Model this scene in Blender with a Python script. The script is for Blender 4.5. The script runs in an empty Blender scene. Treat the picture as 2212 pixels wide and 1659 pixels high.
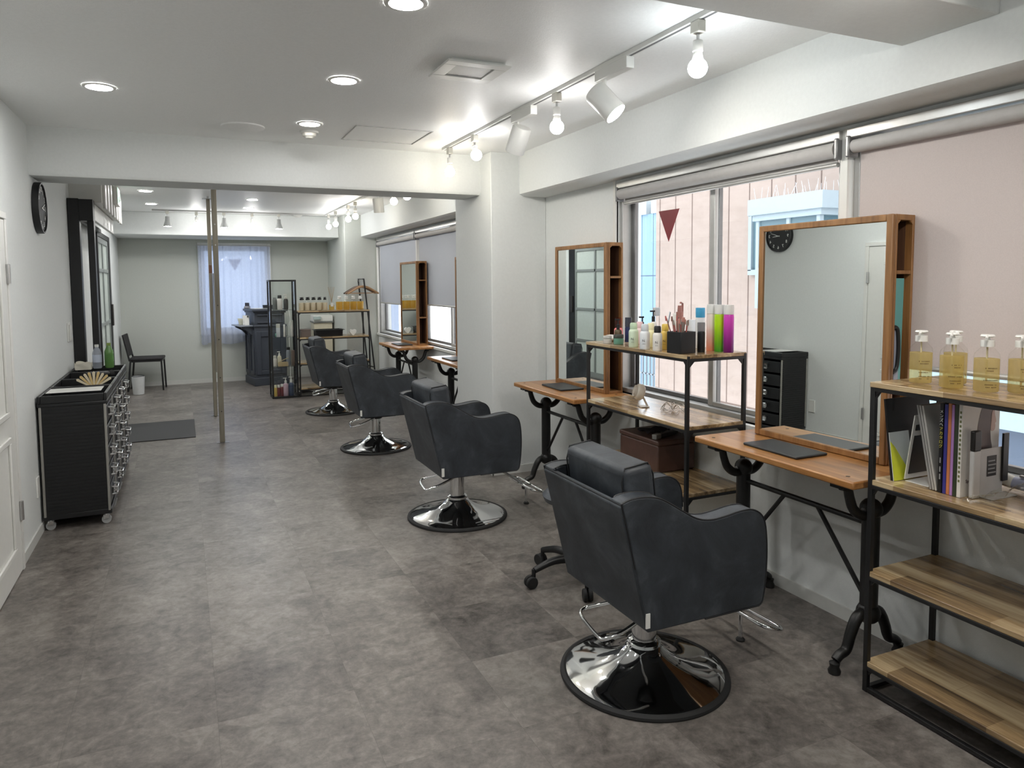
import bpy, bmesh, math, random
from mathutils import Vector, Matrix
random.seed(7)
PI = math.pi
S = bpy.context.scene
COL = S.collection

# ------------------------------------------------------------------ camera
f, yaw, pitch, roll = 1548.06, 0.42107928, 0.07008286, -0.00827015
fw = Vector((math.sin(yaw)*math.cos(pitch), math.cos(yaw)*math.cos(pitch), -math.sin(pitch)))
r0 = Vector((math.cos(yaw), -math.sin(yaw), 0)); u0 = r0.cross(fw)
rt = r0*math.cos(roll) + u0*math.sin(roll); up = -r0*math.sin(roll) + u0*math.cos(roll)
cd = bpy.data.cameras.new('camera'); cam = bpy.data.objects.new('camera', cd); COL.objects.link(cam)
cam.matrix_world = Matrix(((rt.x, up.x, -fw.x, 0), (rt.y, up.y, -fw.y, 0), (rt.z, up.z, -fw.z, 1.5), (0, 0, 0, 1)))
cd.sensor_width = 36; cd.lens = f/2212*36; cd.shift_x = 0.00712; cd.shift_y = -0.05098
cd.clip_start = 0.05; cd.clip_end = 200
S.camera = cam

# ------------------------------------------------------------------ world, exposure
W = bpy.data.worlds.new('sky'); S.world = W; W.use_nodes = True
bg = W.node_tree.nodes['Background']; bg.inputs[0].default_value = (0.92, 0.96, 1.0, 1); bg.inputs[1].default_value = 3.2
S.view_settings.view_transform = 'Standard'; S.view_settings.look = 'None'
S.view_settings.exposure = 0.88; S.view_settings.gamma = 1; S.view_settings.use_curve_mapping = False
S.cycles.max_bounces = 10; S.cycles.diffuse_bounces = 5; S.cycles.glossy_bounces = 5
S.cycles.transparent_max_bounces = 16; S.cycles.transmission_bounces = 6
S.cycles.caustics_reflective = False; S.cycles.caustics_refractive = False
S.cycles.sample_clamp_indirect = 4.0
S.cycles.use_denoising = True
BULB = 46.0      # emission of the globe bulbs
DOWN = 100.0      # emission of the ceiling downlights
SPOT = 110.0      # emission of the spot lamp faces

# ------------------------------------------------------------------ materials
def lin(c): return tuple((v/12.92 if v <= .04045 else ((v+.055)/1.055)**2.4) for v in c)
def rgb(r, g, b): return lin((r/255, g/255, b/255)) + (1,)
def base(name):
    m = bpy.data.materials.new(name); m.use_nodes = True
    nt = m.node_tree; return m, nt, nt.nodes['Principled BSDF']
def coords(nt, scale=(1, 1, 1)):
    tc = nt.nodes.new('ShaderNodeTexCoord'); mp = nt.nodes.new('ShaderNodeMapping')
    mp.inputs['Scale'].default_value = scale; nt.links.new(tc.outputs['Object'], mp.inputs[0]); return mp.outputs[0]
def noise(nt, vec, scale, detail=4, rough=.55, dist=0):
    n = nt.nodes.new('ShaderNodeTexNoise'); n.inputs['Scale'].default_value = scale
    n.inputs['Detail'].default_value = detail; n.inputs['Roughness'].default_value = rough
    n.inputs['Distortion'].default_value = dist
    nt.links.new(vec, n.inputs['Vector']); return n.outputs['Fac']
def ramp(nt, fac, stops):
    r = nt.nodes.new('ShaderNodeValToRGB'); e = r.color_ramp.elements
    while len(e) < len(stops): e.new(.5)
    for i, (p, c) in enumerate(stops): e[i].position = p; e[i].color = c
    nt.links.new(fac, r.inputs[0]); return r.outputs[0]
def bump(nt, fac, strength, dist=.002):
    b = nt.nodes.new('ShaderNodeBump'); b.inputs['Strength'].default_value = strength; b.inputs['Distance'].default_value = dist
    nt.links.new(fac, b.inputs['Height']); return b.outputs[0]
def pm(name, col, rough=.5, metal=0., vary=0.06, nscale=30, bmp=0., bscale=200, spec=None, trans=0., coat=0., sub=None):
    m, nt, p = base(name)
    v = coords(nt)
    if vary > 0:
        n = noise(nt, v, nscale)
        lo = tuple(max(0, c*(1-vary)) for c in col[:3])+(1,); hi = tuple(min(1, c*(1+vary)) for c in col[:3])+(1,)
        nt.links.new(ramp(nt, n, [(.3, lo), (.7, hi)]), p.inputs['Base Color'])
    else: p.inputs['Base Color'].default_value = col
    p.inputs['Roughness'].default_value = rough; p.inputs['Metallic'].default_value = metal
    if spec is not None: p.inputs['Specular IOR Level'].default_value = spec
    if trans: p.inputs['Transmission Weight'].default_value = trans
    if coat: p.inputs['Coat Weight'].default_value = coat; p.inputs['Coat Roughness'].default_value = .1
    if bmp: nt.links.new(bump(nt, noise(nt, v, bscale, 3), bmp), p.inputs['Normal'])
    return m
def wood(name, lo, mid, hi, axis='y', rough=.4, sc=1., coat=0., planks=0):
    m, nt, p = base(name)
    s = {'y': (22*sc, 1.6*sc, 22*sc), 'x': (1.6*sc, 22*sc, 22*sc), 'z': (22*sc, 22*sc, 1.6*sc)}[axis]
    v = coords(nt, s)
    n = noise(nt, v, 1.0, 6, .6, .6); n2 = noise(nt, v, 4.0, 3, .6)
    mx = nt.nodes.new('ShaderNodeMath'); mx.operation = 'MULTIPLY_ADD'; mx.inputs[1].default_value = .3
    nt.links.new(n2, mx.inputs[0]); nt.links.new(n, mx.inputs[2])
    fac = mx.outputs[0]
    if planks:
        tc = nt.nodes.new('ShaderNodeTexCoord'); br = nt.nodes.new('ShaderNodeTexBrick')
        br.inputs['Scale'].default_value = 1; br.inputs['Brick Width'].default_value = .34; br.inputs['Row Height'].default_value = planks
        br.inputs['Mortar Size'].default_value = .0006
        br.inputs['Color1'].default_value = (0, 0, 0, 1); br.inputs['Color2'].default_value = (1, 1, 1, 1); br.inputs['Mortar'].default_value = (.2, .2, .2, 1)
        sw = nt.nodes.new('ShaderNodeMapping'); sw.inputs['Rotation'].default_value = (0, 0, PI/2)
        nt.links.new(tc.outputs['Object'], sw.inputs[0]); nt.links.new(sw.outputs[0], br.inputs['Vector'])
        ad = nt.nodes.new('ShaderNodeMath'); ad.operation = 'MULTIPLY_ADD'; ad.inputs[1].default_value = .22; 
        nt.links.new(br.outputs['Color'], ad.inputs[0]); nt.links.new(fac, ad.inputs[2]); 
        sb = nt.nodes.new('ShaderNodeMath'); sb.operation = 'SUBTRACT'; sb.inputs[1].default_value = .11; nt.links.new(ad.outputs[0], sb.inputs[0]); fac = sb.outputs[0]
    nt.links.new(ramp(nt, fac, [(.38, lo), (.62, mid), (.86, hi)]), p.inputs['Base Color'])
    p.inputs['Roughness'].default_value = rough
    if coat: p.inputs['Coat Weight'].default_value = coat; p.inputs['Coat Roughness'].default_value = .2
    nt.links.new(bump(nt, fac, .15), p.inputs['Normal'])
    return m
def emit(name, col, strength):
    m, nt, p = base(name); p.inputs['Base Color'].default_value = (.9, .9, .9, 1)
    p.inputs['Emission Color'].default_value = col; p.inputs['Emission Strength'].default_value = strength; return m
def clear(name, tint=(1, 1, 1, 1), rough=.02, refl=.5):
    """thin clear glass or plastic: tinted see-through with a Fresnel reflection"""
    m = bpy.data.materials.new(name); m.use_nodes = True; nt = m.node_tree; nt.nodes.clear()
    o = nt.nodes.new('ShaderNodeOutputMaterial'); t = nt.nodes.new('ShaderNodeBsdfTransparent'); g = nt.nodes.new('ShaderNodeBsdfGlossy')
    t.inputs[0].default_value = tint; g.inputs['Roughness'].default_value = rough
    lw = nt.nodes.new('ShaderNodeLayerWeight'); lw.inputs[0].default_value = .5
    pw = nt.nodes.new('ShaderNodeMath'); pw.operation = 'POWER'; pw.inputs[1].default_value = 5; nt.links.new(lw.outputs['Facing'], pw.inputs[0])
    ma = nt.nodes.new('ShaderNodeMath'); ma.operation = 'MULTIPLY_ADD'; ma.inputs[1].default_value = .95; ma.inputs[2].default_value = .04; nt.links.new(pw.outputs[0], ma.inputs[0])
    ml = nt.nodes.new('ShaderNodeMath'); ml.operation = 'MULTIPLY'; ml.inputs[1].default_value = refl
    mx = nt.nodes.new('ShaderNodeMixShader'); nt.links.new(ma.outputs[0], ml.inputs[0]); nt.links.new(ml.outputs[0], mx.inputs[0])
    nt.links.new(t.outputs[0], mx.inputs[1]); nt.links.new(g.outputs[0], mx.inputs[2]); nt.links.new(mx.outputs[0], o.inputs[0]); return m
def sheer(name, col, through=.5, transl=.5, weave=0, tint=(1, 1, 1, 1)):
    """cloth that lets light through: diffuse + translucent + open weave"""
    m = bpy.data.materials.new(name); m.use_nodes = True; nt = m.node_tree; nt.nodes.clear()
    o = nt.nodes.new('ShaderNodeOutputMaterial'); d = nt.nodes.new('ShaderNodeBsdfDiffuse'); tl = nt.nodes.new('ShaderNodeBsdfTranslucent'); tp = nt.nodes.new('ShaderNodeBsdfTransparent')
    tp.inputs[0].default_value = tint
    v = coords(nt); n = noise(nt, v, weave or 150, 2)
    c2 = tuple(c*.93 for c in col[:3])+(1,)
    cc = ramp(nt, n, [(.3, c2), (.7, col)])
    nt.links.new(cc, d.inputs[0]); nt.links.new(cc, tl.inputs[0])
    a = nt.nodes.new('ShaderNodeMixShader'); a.inputs[0].default_value = transl; nt.links.new(d.outputs[0], a.inputs[1]); nt.links.new(tl.outputs[0], a.inputs[2])
    b = nt.nodes.new('ShaderNodeMixShader'); b.inputs[0].default_value = through; nt.links.new(a.outputs[0], b.inputs[1]); nt.links.new(tp.outputs[0], b.inputs[2])
    nt.links.new(b.outputs[0], o.inputs[0]); return m

M = {}
M['wall'] = pm('wallpaper_white', rgb(223, 226, 225), .75, vary=.02, nscale=60, bmp=.35, bscale=260)
M['wall_grey'] = pm('wallpaper_grey', rgb(196, 200, 194), .8, vary=.02, nscale=60, bmp=.3, bscale=260)
M['ceil'] = pm('ceiling_paper', rgb(246, 247, 246), .5, vary=.02, nscale=70, bmp=.5, bscale=180)
M['trim'] = pm('white_trim', rgb(224, 224, 220), .4, vary=.015)
M['skirt'] = pm('grey_skirting', rgb(206, 207, 203), .5, vary=.02)
M['white'] = pm('white_plastic', rgb(232, 232, 228), .35, vary=.01)
M['offwhite'] = pm('offwhite_plastic', rgb(216, 214, 205), .4, vary=.02)
M['black'] = pm('black_plastic', rgb(22, 23, 25), .4, vary=.1)
M['blackmetal'] = pm('black_powder_metal', rgb(24, 24, 25), .45, vary=.15, nscale=60, bmp=.1, bscale=300)
M['iron'] = pm('black_cast_iron', rgb(20, 20, 20), .42, vary=.2, nscale=40, bmp=.25, bscale=120)
M['rubber'] = pm('black_rubber', rgb(28, 28, 29), .7, vary=.1)
M['chrome'] = pm('chrome', (.78, .79, .8, 1), .06, 1.0, vary=.01)
M['steel'] = pm('brushed_steel', (.6, .6, .6, 1), .28, 1.0, vary=.04, nscale=80)
M['alu'] = pm('aluminium', rgb(188, 188, 186), .35, .4, vary=.04, nscale=20)
M['aludark'] = pm('dark_aluminium', rgb(128, 128, 129), .35, .5, vary=.05, nscale=20)
M['mirror'] = pm('mirror_silver', (.86, .90, .88, 1), .0, 1.0, vary=0)
M['glass'] = clear('window_glass', (.95, .965, .965, 1), .0, .8)
M['caseglass'] = clear('case_glass', (.97, .98, .975, 1), .01, .9)
M['table'] = wood('oiled_table_wood', rgb(116, 78, 42), rgb(160, 110, 62), rgb(186, 138, 84), 'y', .32, 1., .25)
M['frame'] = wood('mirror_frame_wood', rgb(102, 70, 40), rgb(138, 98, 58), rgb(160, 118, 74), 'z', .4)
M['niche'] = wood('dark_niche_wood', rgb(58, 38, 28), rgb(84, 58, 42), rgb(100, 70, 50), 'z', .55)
M['board'] = wood('rustic_shelf_wood', rgb(72, 54, 38), rgb(156, 130, 94), rgb(206, 184, 146), 'y', .26, .8, .35, planks=.092)
M['pine'] = wood('greyed_pine', rgb(112, 107, 94), rgb(138, 132, 118), rgb(156, 150, 136), 'z', .6, .7)
M['leather'] = None
def leather():
    m, nt, p = base('slate_leatherette'); v = coords(nt)
    n = noise(nt, v, 5, 8, .68, .5)
    nt.links.new(ramp(nt, n, [(.34, rgb(36, 40, 45)), (.52, rgb(51, 56, 62)), (.70, rgb(76, 81, 87))]), p.inputs['Base Color'])
    p.inputs['Roughness'].default_value = .52
    nt.links.new(bump(nt, noise(nt, v, 180, 3), .18), p.inputs['Normal']); return m
M['leather'] = leather()
M['piping'] = pm('dark_piping', rgb(26, 28, 31), .5)
M['clothblack'] = pm('seat_cloth_dark', rgb(48, 46, 48), .8, vary=.15, nscale=90)
M['matdark'] = pm('dark_rubber_mat', rgb(48, 48, 50), .7, vary=.12, nscale=120, bmp=.5, bscale=400)
M['leatherpad'] = pm('black_leather_pad', rgb(34, 36, 39), .45, vary=.1, bmp=.2, bscale=260)
M['counter'] = pm('slate_painted_wood', rgb(60, 65, 75), .5, vary=.05)
M['redbrown'] = pm('red_brown_leather', rgb(84, 60, 52), .4, vary=.2, nscale=14, bmp=.3, bscale=60)
def floor_mat():
    """square stone-look vinyl tiles, each with its own cut of the mottled pattern"""
    m, nt, p = base('grey_stone_vinyl'); T = .467
    tc = nt.nodes.new('ShaderNodeTexCoord'); L = nt.links.new
    def vm(op, a, b):
        n = nt.nodes.new('ShaderNodeVectorMath'); n.operation = op; L(a, n.inputs[0])
        if isinstance(b, tuple): n.inputs[1].default_value = b
        elif b is not None: L(b, n.inputs[1])
        return n.outputs[0]
    v = vm('ADD', tc.outputs['Object'], (.41+T*20, -2.09+T*20, 0))
    cell = vm('FLOOR', vm('MULTIPLY', v, (1/T, 1/T, 0)), None)
    wn = nt.nodes.new('ShaderNodeTexWhiteNoise'); wn.noise_dimensions = '3D'; L(cell, wn.inputs[0])
    vv = vm('ADD', v, vm('MULTIPLY', wn.outputs['Color'], (37., 53., 11.)))
    br = nt.nodes.new('ShaderNodeTexBrick'); br.offset = 0; br.inputs['Scale'].default_value = 1; br.inputs['Brick Width'].default_value = T; br.inputs['Row Height'].default_value = T
    br.inputs['Mortar Size'].default_value = .0011; br.inputs['Mortar Smooth'].default_value = .4
    br.inputs['Color1'].default_value = (1, 1, 1, 1); br.inputs['Color2'].default_value = (1, 1, 1, 1); br.inputs['Mortar'].default_value = (.74, .73, .72, 1); L(v, br.inputs['Vector'])
    n1 = noise(nt, vv, 4.5, 9, .68, .6); n2 = noise(nt, vv, 30, 8, .78, .3); n3 = noise(nt, vv, 11, 6, .7, 1.2)
    def ma(a, k, b):
        n = nt.nodes.new('ShaderNodeMath'); n.operation = 'MULTIPLY_ADD'; n.inputs[1].default_value = k; L(a, n.inputs[0])
        if isinstance(b, float): n.inputs[2].default_value = b
        else: L(b, n.inputs[2])
        return n.outputs[0]
    fac = ma(n2, .50, ma(n3, .45, ma(n1, .60, ma(wn.outputs['Value'], .10, -.325))))
    c = ramp(nt, fac, [(.28, rgb(62, 58, 56)), (.40, rgb(92, 87, 83)), (.52, rgb(115, 109, 104)), (.70, rgb(145, 139, 133))])
    mx = nt.nodes.new('ShaderNodeMix'); mx.data_type = 'RGBA'; mx.blend_type = 'MULTIPLY'; mx.inputs[0].default_value = 1
    L(c, mx.inputs[6]); L(br.outputs['Color'], mx.inputs[7]); L(mx.outputs[2], p.inputs['Base Color'])
    p.inputs['Roughness'].default_value = .36; p.inputs['Specular IOR Level'].default_value = .5
    L(bump(nt, n2, .10, .002), p.inputs['Normal']); return m
M['floor'] = floor_mat()
M['blind'] = sheer('blind_fabric', rgb(222, 213, 210), .0, .28, 300)
M['blindfar'] = sheer('grey_blind_fabric', rgb(196, 200, 208), .0, .15, 300)
M['blindroll'] = pm('blind_roll_fabric', rgb(186, 184, 182), .7, vary=.04)
M['lace'] = sheer('sheer_curtain', rgb(214, 220, 236), .26, .5, 60)
M['bulb'] = emit('bulb_glow_white', (1.0, .985, .96, 1), BULB)
M['bulbcool'] = emit('bulb_glow_cool', (.90, .97, 1.0, 1), BULB)
M['bulbwarm'] = emit('bulb_glow_warm', (1.0, .92, .78, 1), BULB)
M['down'] = emit('downlight_glow', (1.0, .99, .97, 1), DOWN)
M['spot'] = emit('spot_glow', (1.0, .95, .86, 1), SPOT)
M['spotstrong'] = emit('spot_glow_strong', (1.0, .95, .88, 1), 320)
M['exit'] = emit('exit_sign_glow', (.45, 1.0, .70, 1), .45)

def C(name, r, g, b, rough=.4, **k):
    if name not in M: M[name] = pm(name, rgb(r, g, b), rough, vary=k.pop('vary', .03), **k)
    return M[name]

# ------------------------------------------------------------------ mesh helpers
class MB:
    def __init__(s): s.bm = bmesh.new()
    def box(s, x0, y0, z0, x1, y1, z1, rot=None):
        vs = [s.bm.verts.new((x, y, z)) for z in (z0, z1) for y in (y0, y1) for x in (x0, x1)]
        if rot:
            for v in vs: v.co = rot @ v.co
        for q in ((0, 2, 3, 1), (4, 5, 7, 6), (0, 1, 5, 4), (2, 6, 7, 3), (0, 4, 6, 2), (1, 3, 7, 5)): s.bm.faces.new([vs[i] for i in q])
        return s
    def rings(s, rings, cap=True, closed=False):
        R = [[s.bm.verts.new(p) for p in ring] for ring in rings]; n = len(R[0])
        prs = list(zip(R, R[1:])) + ([(R[-1], R[0])] if closed else [])
        for a, b in prs:
            for i in range(n):
                j = (i+1) % n
                try: s.bm.faces.new((a[i], a[j], b[j], b[i]))
                except ValueError: pass
        if cap and not closed:
            try: s.bm.faces.new(R[0][::-1]); s.bm.faces.new(R[-1])
            except ValueError: pass
        return s
    def lathe(s, prof, c=(0, 0, 0), seg=24, cap=True):
        c = Vector(c); out = []
        for r, z in prof:
            r = max(r, 1e-4); out.append([c + Vector((r*math.cos(2*PI*i/seg), r*math.sin(2*PI*i/seg), z)) for i in range(seg)])
        return s.rings(out, cap)
    def cyl(s, p0, p1, r0, r1=None, seg=14):
        return s.tube([p0, p1], r0, seg, r1)
    def tube(s, pts, r, seg=8, r1=None, closed=False, sx=1.):
        P = [Vector(p) for p in pts]; n = len(P); out = []; u = None
        for i, p in enumerate(P):
            if closed: t = P[(i+1) % n]-P[i-1]
            else: t = P[min(i+1, n-1)]-P[max(i-1, 0)]
            t.normalize()
            if u is None:
                u = t.cross(Vector((0, 0, 1)))
                if u.length < .2: u = t.cross(Vector((0, 1, 0)))
            u = (u - t*u.dot(t)).normalized(); v = t.cross(u)
            rr = r if r1 is None else r + (r1-r)*i/(n-1)
            out.append([p + u*(rr*math.cos(2*PI*k/seg))*sx + v*(rr*math.sin(2*PI*k/seg)) for k in range(seg)])
        return s.rings(out, True, closed)
    def prism(s, poly, axis, a0, a1):
        def pt(u, v, w): return {'y': (u, w, v), 'x': (w, u, v), 'z': (u, v, w)}[axis]
        A = [s.bm.verts.new(pt(u, v, a0)) for u, v in poly]; B = [s.bm.verts.new(pt(u, v, a1)) for u, v in poly]; n = len(poly)
        for i in range(n): s.bm.faces.new((A[i], A[(i+1) % n], B[(i+1) % n], B[i]))
        s.bm.faces.new(A[::-1]); s.bm.faces.new(B); return s
    def sphere(s, c, r, seg=18, rings=12, sz=1.):
        c = Vector(c)
        return s.lathe([(r*math.sin(PI*i/rings), c.z - r*sz*math.cos(PI*i/rings)) for i in range(rings+1)], (c.x, c.y, 0), seg)
    def bar(s, p0, p1, w, h=None):
        """square bar between two points"""
        h = h or w; a, b = Vector(p0), Vector(p1); t = (b-a).normalized(); u = t.cross(Vector((0, 0, 1)))
        if u.length < .1: u = Vector((1, 0, 0))
        u.normalize(); v = t.cross(u).normalized()
        q = [(-1, -1), (1, -1), (1, 1), (-1, 1)]
        return s.rings([[p + u*(w/2*i) + v*(h/2*j) for i, j in q] for p in (a, b)])
    def grid(s, fn, nu, nv, closed_u=False):
        V = [[s.bm.verts.new(fn(i/nu, j/nv)) for j in range(nv+1)] for i in range(nu if closed_u else nu+1)]
        for i in range(nu):
            for j in range(nv):
                a, b = V[i], V[(i+1) % len(V)]; s.bm.faces.new((a[j], b[j], b[j+1], a[j+1]))
        return s
    def build(s, name, mat, parent=None, loc=None, rot=None, bevel=0, seg=2, smooth=True, sub=0, angle=.7):
        bmesh.ops.recalc_face_normals(s.bm, faces=s.bm.faces)
        me = bpy.data.meshes.new(name); s.bm.to_mesh(me); s.bm.free()
        me.materials.append(M[mat] if isinstance(mat, str) else mat)
        o = bpy.data.objects.new(name, me); COL.objects.link(o)
        if parent: o.parent = parent
        if loc is not None: o.location = loc
        if rot is not None: o.rotation_euler = rot
        if bevel:
            b = o.modifiers.new('bevel', 'BEVEL'); b.width = bevel; b.segments = seg; b.limit_method = 'ANGLE'; b.angle_limit = .6; b.harden_normals = False
        if sub:
            d = o.modifiers.new('smooth', 'SUBSURF'); d.levels = sub; d.render_levels = sub
        if smooth:
            for p in me.polygons: p.use_smooth = True
            if not sub: me.set_sharp_from_angle(angle=angle)
        return o
def bx(name, mat, b, parent=None, bevel=0, loc=None, rot=None): return MB().box(*b).build(name, mat, parent, loc, rot, bevel)
def tag(o, label, cat, group=None, kind=None):
    o['label'] = label; o['category'] = cat
    if group: o['group'] = group
    if kind: o['kind'] = kind
    return o
def thing(name, label, cat, loc=(0, 0, 0), rz=0, group=None):
    o = bpy.data.objects.new(name, None); COL.objects.link(o); o.empty_display_size = .1
    o.location = loc; o.rotation_euler = (0, 0, rz); return tag(o, label, cat, group)
def struct(o): o['kind'] = 'structure'; return o
def dup(root, loc, rz=0, label=None):
    r = root.copy(); COL.objects.link(r); r.location = loc; r.rotation_euler = (0, 0, rz)
    if label: r['label'] = label
    for ch in list(root.children):
        c = ch.copy(); COL.objects.link(c); c.parent = r
        for g in list(ch.children):
            d = g.copy(); COL.objects.link(d); d.parent = c
    return r
def text(name, body, size, mat, parent=None, loc=(0, 0, 0), rot=(0, 0, 0), depth=.0006, align='CENTER'):
    cu = bpy.data.curves.new(name, 'FONT'); cu.body = body; cu.size = size; cu.extrude = depth; cu.align_x = align; cu.align_y = 'CENTER'; cu.resolution_u = 3
    t = bpy.data.objects.new(name, cu); COL.objects.link(t)
    bpy.context.view_layer.update()
    me = bpy.data.meshes.new_from_object(t.evaluated_get(bpy.context.evaluated_depsgraph_get()))
    bpy.data.objects.remove(t); bpy.data.curves.remove(cu)
    me.materials.clear(); me.materials.append(M[mat] if isinstance(mat, str) else mat)
    o = bpy.data.objects.new(name, me); COL.objects.link(o)
    if parent: o.parent = parent
    o.location = loc; o.rotation_euler = rot; return o
def smoothpoly(pts, n=4):
    """closed Catmull-Rom through the points; a point given as (u, v, 1) stays a corner"""
    out = []; m = len(pts)
    for i in range(m):
        p0, p1, p2, p3 = pts[i-1], pts[i], pts[(i+1) % m], pts[(i+2) % m]
        if len(p1) > 2: p0 = p1
        if len(p2) > 2: p3 = p2
        for k in range(n):
            t = k/n
            out.append(tuple(.5*((2*p1[a]) + (-p0[a]+p2[a])*t + (2*p0[a]-5*p1[a]+4*p2[a]-p3[a])*t*t + (-p0[a]+3*p1[a]-3*p2[a]+p3[a])*t**3) for a in (0, 1)))
    return out
def curve(pts, n=6):
    out = []; m = len(pts)
    for i in range(m-1):
        p0, p1, p2, p3 = [Vector(pts[max(0, min(m-1, i+k))]) for k in (-1, 0, 1, 2)]
        for k in range(n):
            t = k/n; out.append(.5*((2*p1) + (p2-p0)*t + (2*p0-5*p1+4*p2-p3)*t*t + (3*p1-p0-3*p2+p3)*t**3))
    out.append(Vector(pts[-1])); return out
ORD = ['first', 'second', 'third', 'fourth', 'fifth', 'sixth', 'seventh', 'eighth', 'ninth', 'tenth']

# ------------------------------------------------------------------ room
XL, XR, ZC, YB, YN = -.835, 2.612, 2.475, 11.75, -2.6
struct(bx('floor', 'floor', (XL-.1, YN-.1, -.1, XR+.2, YB+.2, 0)))
struct(bx('ceiling', 'ceil', (XL-.1, YN-.1, ZC, XR+.2, YB+.2, ZC+.1)))
struct(bx('wall_left', 'wall', (XL-.12, YN-.1, 0, XL, YB+.2, ZC)))
struct(bx('wall_near', 'wall', (XL-.1, YN-.12, 0, XR+.2, YN, ZC)))
m = MB()                                                         # back wall round its window
for b in ((XL, YB, 0, .25, YB+.15, ZC), (1.24, YB, 0, XR, YB+.15, ZC), (.25, YB, 0, 1.24, YB+.15, .76), (.25, YB, 2.09, 1.24, YB+.15, ZC)): m.box(*b)
struct(m.build('wall_back', 'wall_grey'))
m = MB()                                                         # window wall: low walls, jambs, strips over the windows
for b in ((XR, YN, 0, XR+.19, .30, ZC), (XR, .30, 0, XR+.19, 4.02, .765), (XR, .30, 2.135, XR+.19, 4.02, ZC), (XR, 4.02, 0, XR+.19, 6.45, ZC),
          (XR, 6.45, 0, XR+.19, 10.36, .765), (XR, 6.45, 2.135, XR+.19, 10.36, ZC), (XR, 10.36, 0, XR+.19, YB, ZC)): m.box(*b)
struct(m.build('wall_right', 'wall'))
ch = [(2.385, ZC), (2.385, 2.167), (2.42, 2.15), (XR, 2.15), (XR, ZC)]
struct(MB().prism(ch, 'y', YN, 5.025).build('beam_right', 'wall'))
struct(MB().prism(ch, 'y', 5.80, 10.39).build('beam_right', 'wall'))
struct(bx('pillar', 'wall', (2.145, 5.025, 0, XR, 5.80, ZC), bevel=.006))
struct(bx('pillar', 'wall_grey', (2.145, 10.39, 0, XR, YB, ZC), bevel=.006))
chx = [(5.234, ZC), (5.234, 2.195), (5.25, 2.175), (5.60, 2.175), (5.615, 2.195), (5.615, ZC)]
struct(MB().prism(chx, 'x', XL, 2.145).build('beam_cross', 'wall'))
struct(bx('beam_cross', 'wall', (XL, 1.48, 2.33, 2.385, 1.82, ZC), bevel=.004))
struct(bx('beam_back', 'wall', (XL, 10.79, 2.167, 2.145, YB, ZC), bevel=.01))
# skirting
struct(bx('baseboard_left', 'skirt', (XL, 4.46, 0, XL+.008, 6.75, .06)))
struct(bx('baseboard_left', 'skirt', (XL, YN, 0, XL+.008, 3.55, .06)))
struct(bx('baseboard_left', 'skirt', (XL, 10.12, 0, XL+.008, YB, .06)))
struct(bx('baseboard_right', 'skirt', (XR-.008, YN, 0, XR, 5.025, .06)))
struct(bx('baseboard_right', 'skirt', (XR-.008, 5.8, 0, XR, 10.39, .06)))
m = MB(); m.box(2.137, 5.017, 0, XR, 5.025, .06); m.box(2.137, 5.017, 0, 2.145, 5.808, .06); m.box(2.137, 5.8, 0, XR, 5.808, .06)
struct(m.build('baseboard_pillar', 'skirt'))
m = MB(); m.box(2.137, 10.382, 0, XR-.01, 10.39, .06); m.box(2.137, 10.382, 0, 2.145, YB, .06)
struct(m.build('baseboard_pillar', 'skirt'))
struct(bx('baseboard_back', 'skirt', (XL, YB-.008, 0, 2.137, YB, .06)))

# windows
def window(n, y0, y1, ym, post_near):
    z0, z1, xw = .765, 2.135, 2.70
    w = bpy.data.objects.new('window_%d' % n, None); COL.objects.link(w); struct(w)
    m = MB()
    for b in ((2.64, y0, z0, 2.76, y0+.03, z1), (2.64, y1-.03, z0, 2.76, y1, z1), (2.64, y0+.03, z1-.035, 2.76, y1-.03, z1), (2.64, y0+.03, z0, 2.76, y1-.03, z0+.03)): m.box(*b)
    m.build('window_frame', 'alu', w, bevel=.003)
    for k, (a, b, x) in enumerate(((y0+.03, ym+.02, 2.69), (ym-.02, y1-.03, 2.72))):
        s = MB()
        for q in ((x-.014, a, z0+.03, x+.014, a+.04, z1-.035), (x-.014, b-.04, z0+.03, x+.014, b, z1-.035), (x-.013, a+.04, z0+.03, x+.013, b-.04, z0+.055), (x-.013, a+.04, z1-.08, x+.013, b-.04, z1-.035)): s.box(*q)
        sash = s.build('sash', 'aludark' if k else 'alu', w, bevel=.003)
        bx('pane', 'glass', (x-.002, a+.035, z0+.05, x+.002, b-.035, z1-.075), sash)
    return w
window(1, 2.262, 4.02, 3.165, 1)
window(2, .30, 2.222, 1.25, 0)
window(3, 8.43, 10.36, 9.39, 0)
window(4, 6.45, 8.40, 7.40, 0)
struct(bx('trim_1', 'trim', (2.60, 2.222, .765, 2.77, 2.262, 2.135), bevel=.003))
struct(bx('trim_2', 'trim', (2.60, 8.40, .765, 2.77, 8.43, 2.135), bevel=.003))
struct(bx('trim_3', 'trim', (2.585, .28, .735, 2.66, 4.04, .765), bevel=.004))
struct(bx('trim_4', 'trim', (2.585, 6.43, .735, 2.66, 10.38, .765), bevel=.004))
struct(bx('trim_5', 'trim', (2.60, 4.02, .735, 2.625, 4.05, 2.15), bevel=.003))
struct(bx('trim_6', 'trim', (2.60, 10.345, .735, 2.625, 10.375, 2.15), bevel=.003))
w = bpy.data.objects.new('window_5', None); COL.objects.link(w); struct(w)
m = MB()
for b in ((.22, YB-.02, .73, .27, YB+.1, 2.12), (1.22, YB-.02, .73, 1.27, YB+.1, 2.12), (.27, YB-.02, 2.06, 1.22, YB+.1, 2.12), (.27, YB-.03, .73, 1.22, YB+.1, .775)): m.box(*b)
m.build('window_frame', 'trim', w, bevel=.004)
m = MB()
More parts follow.
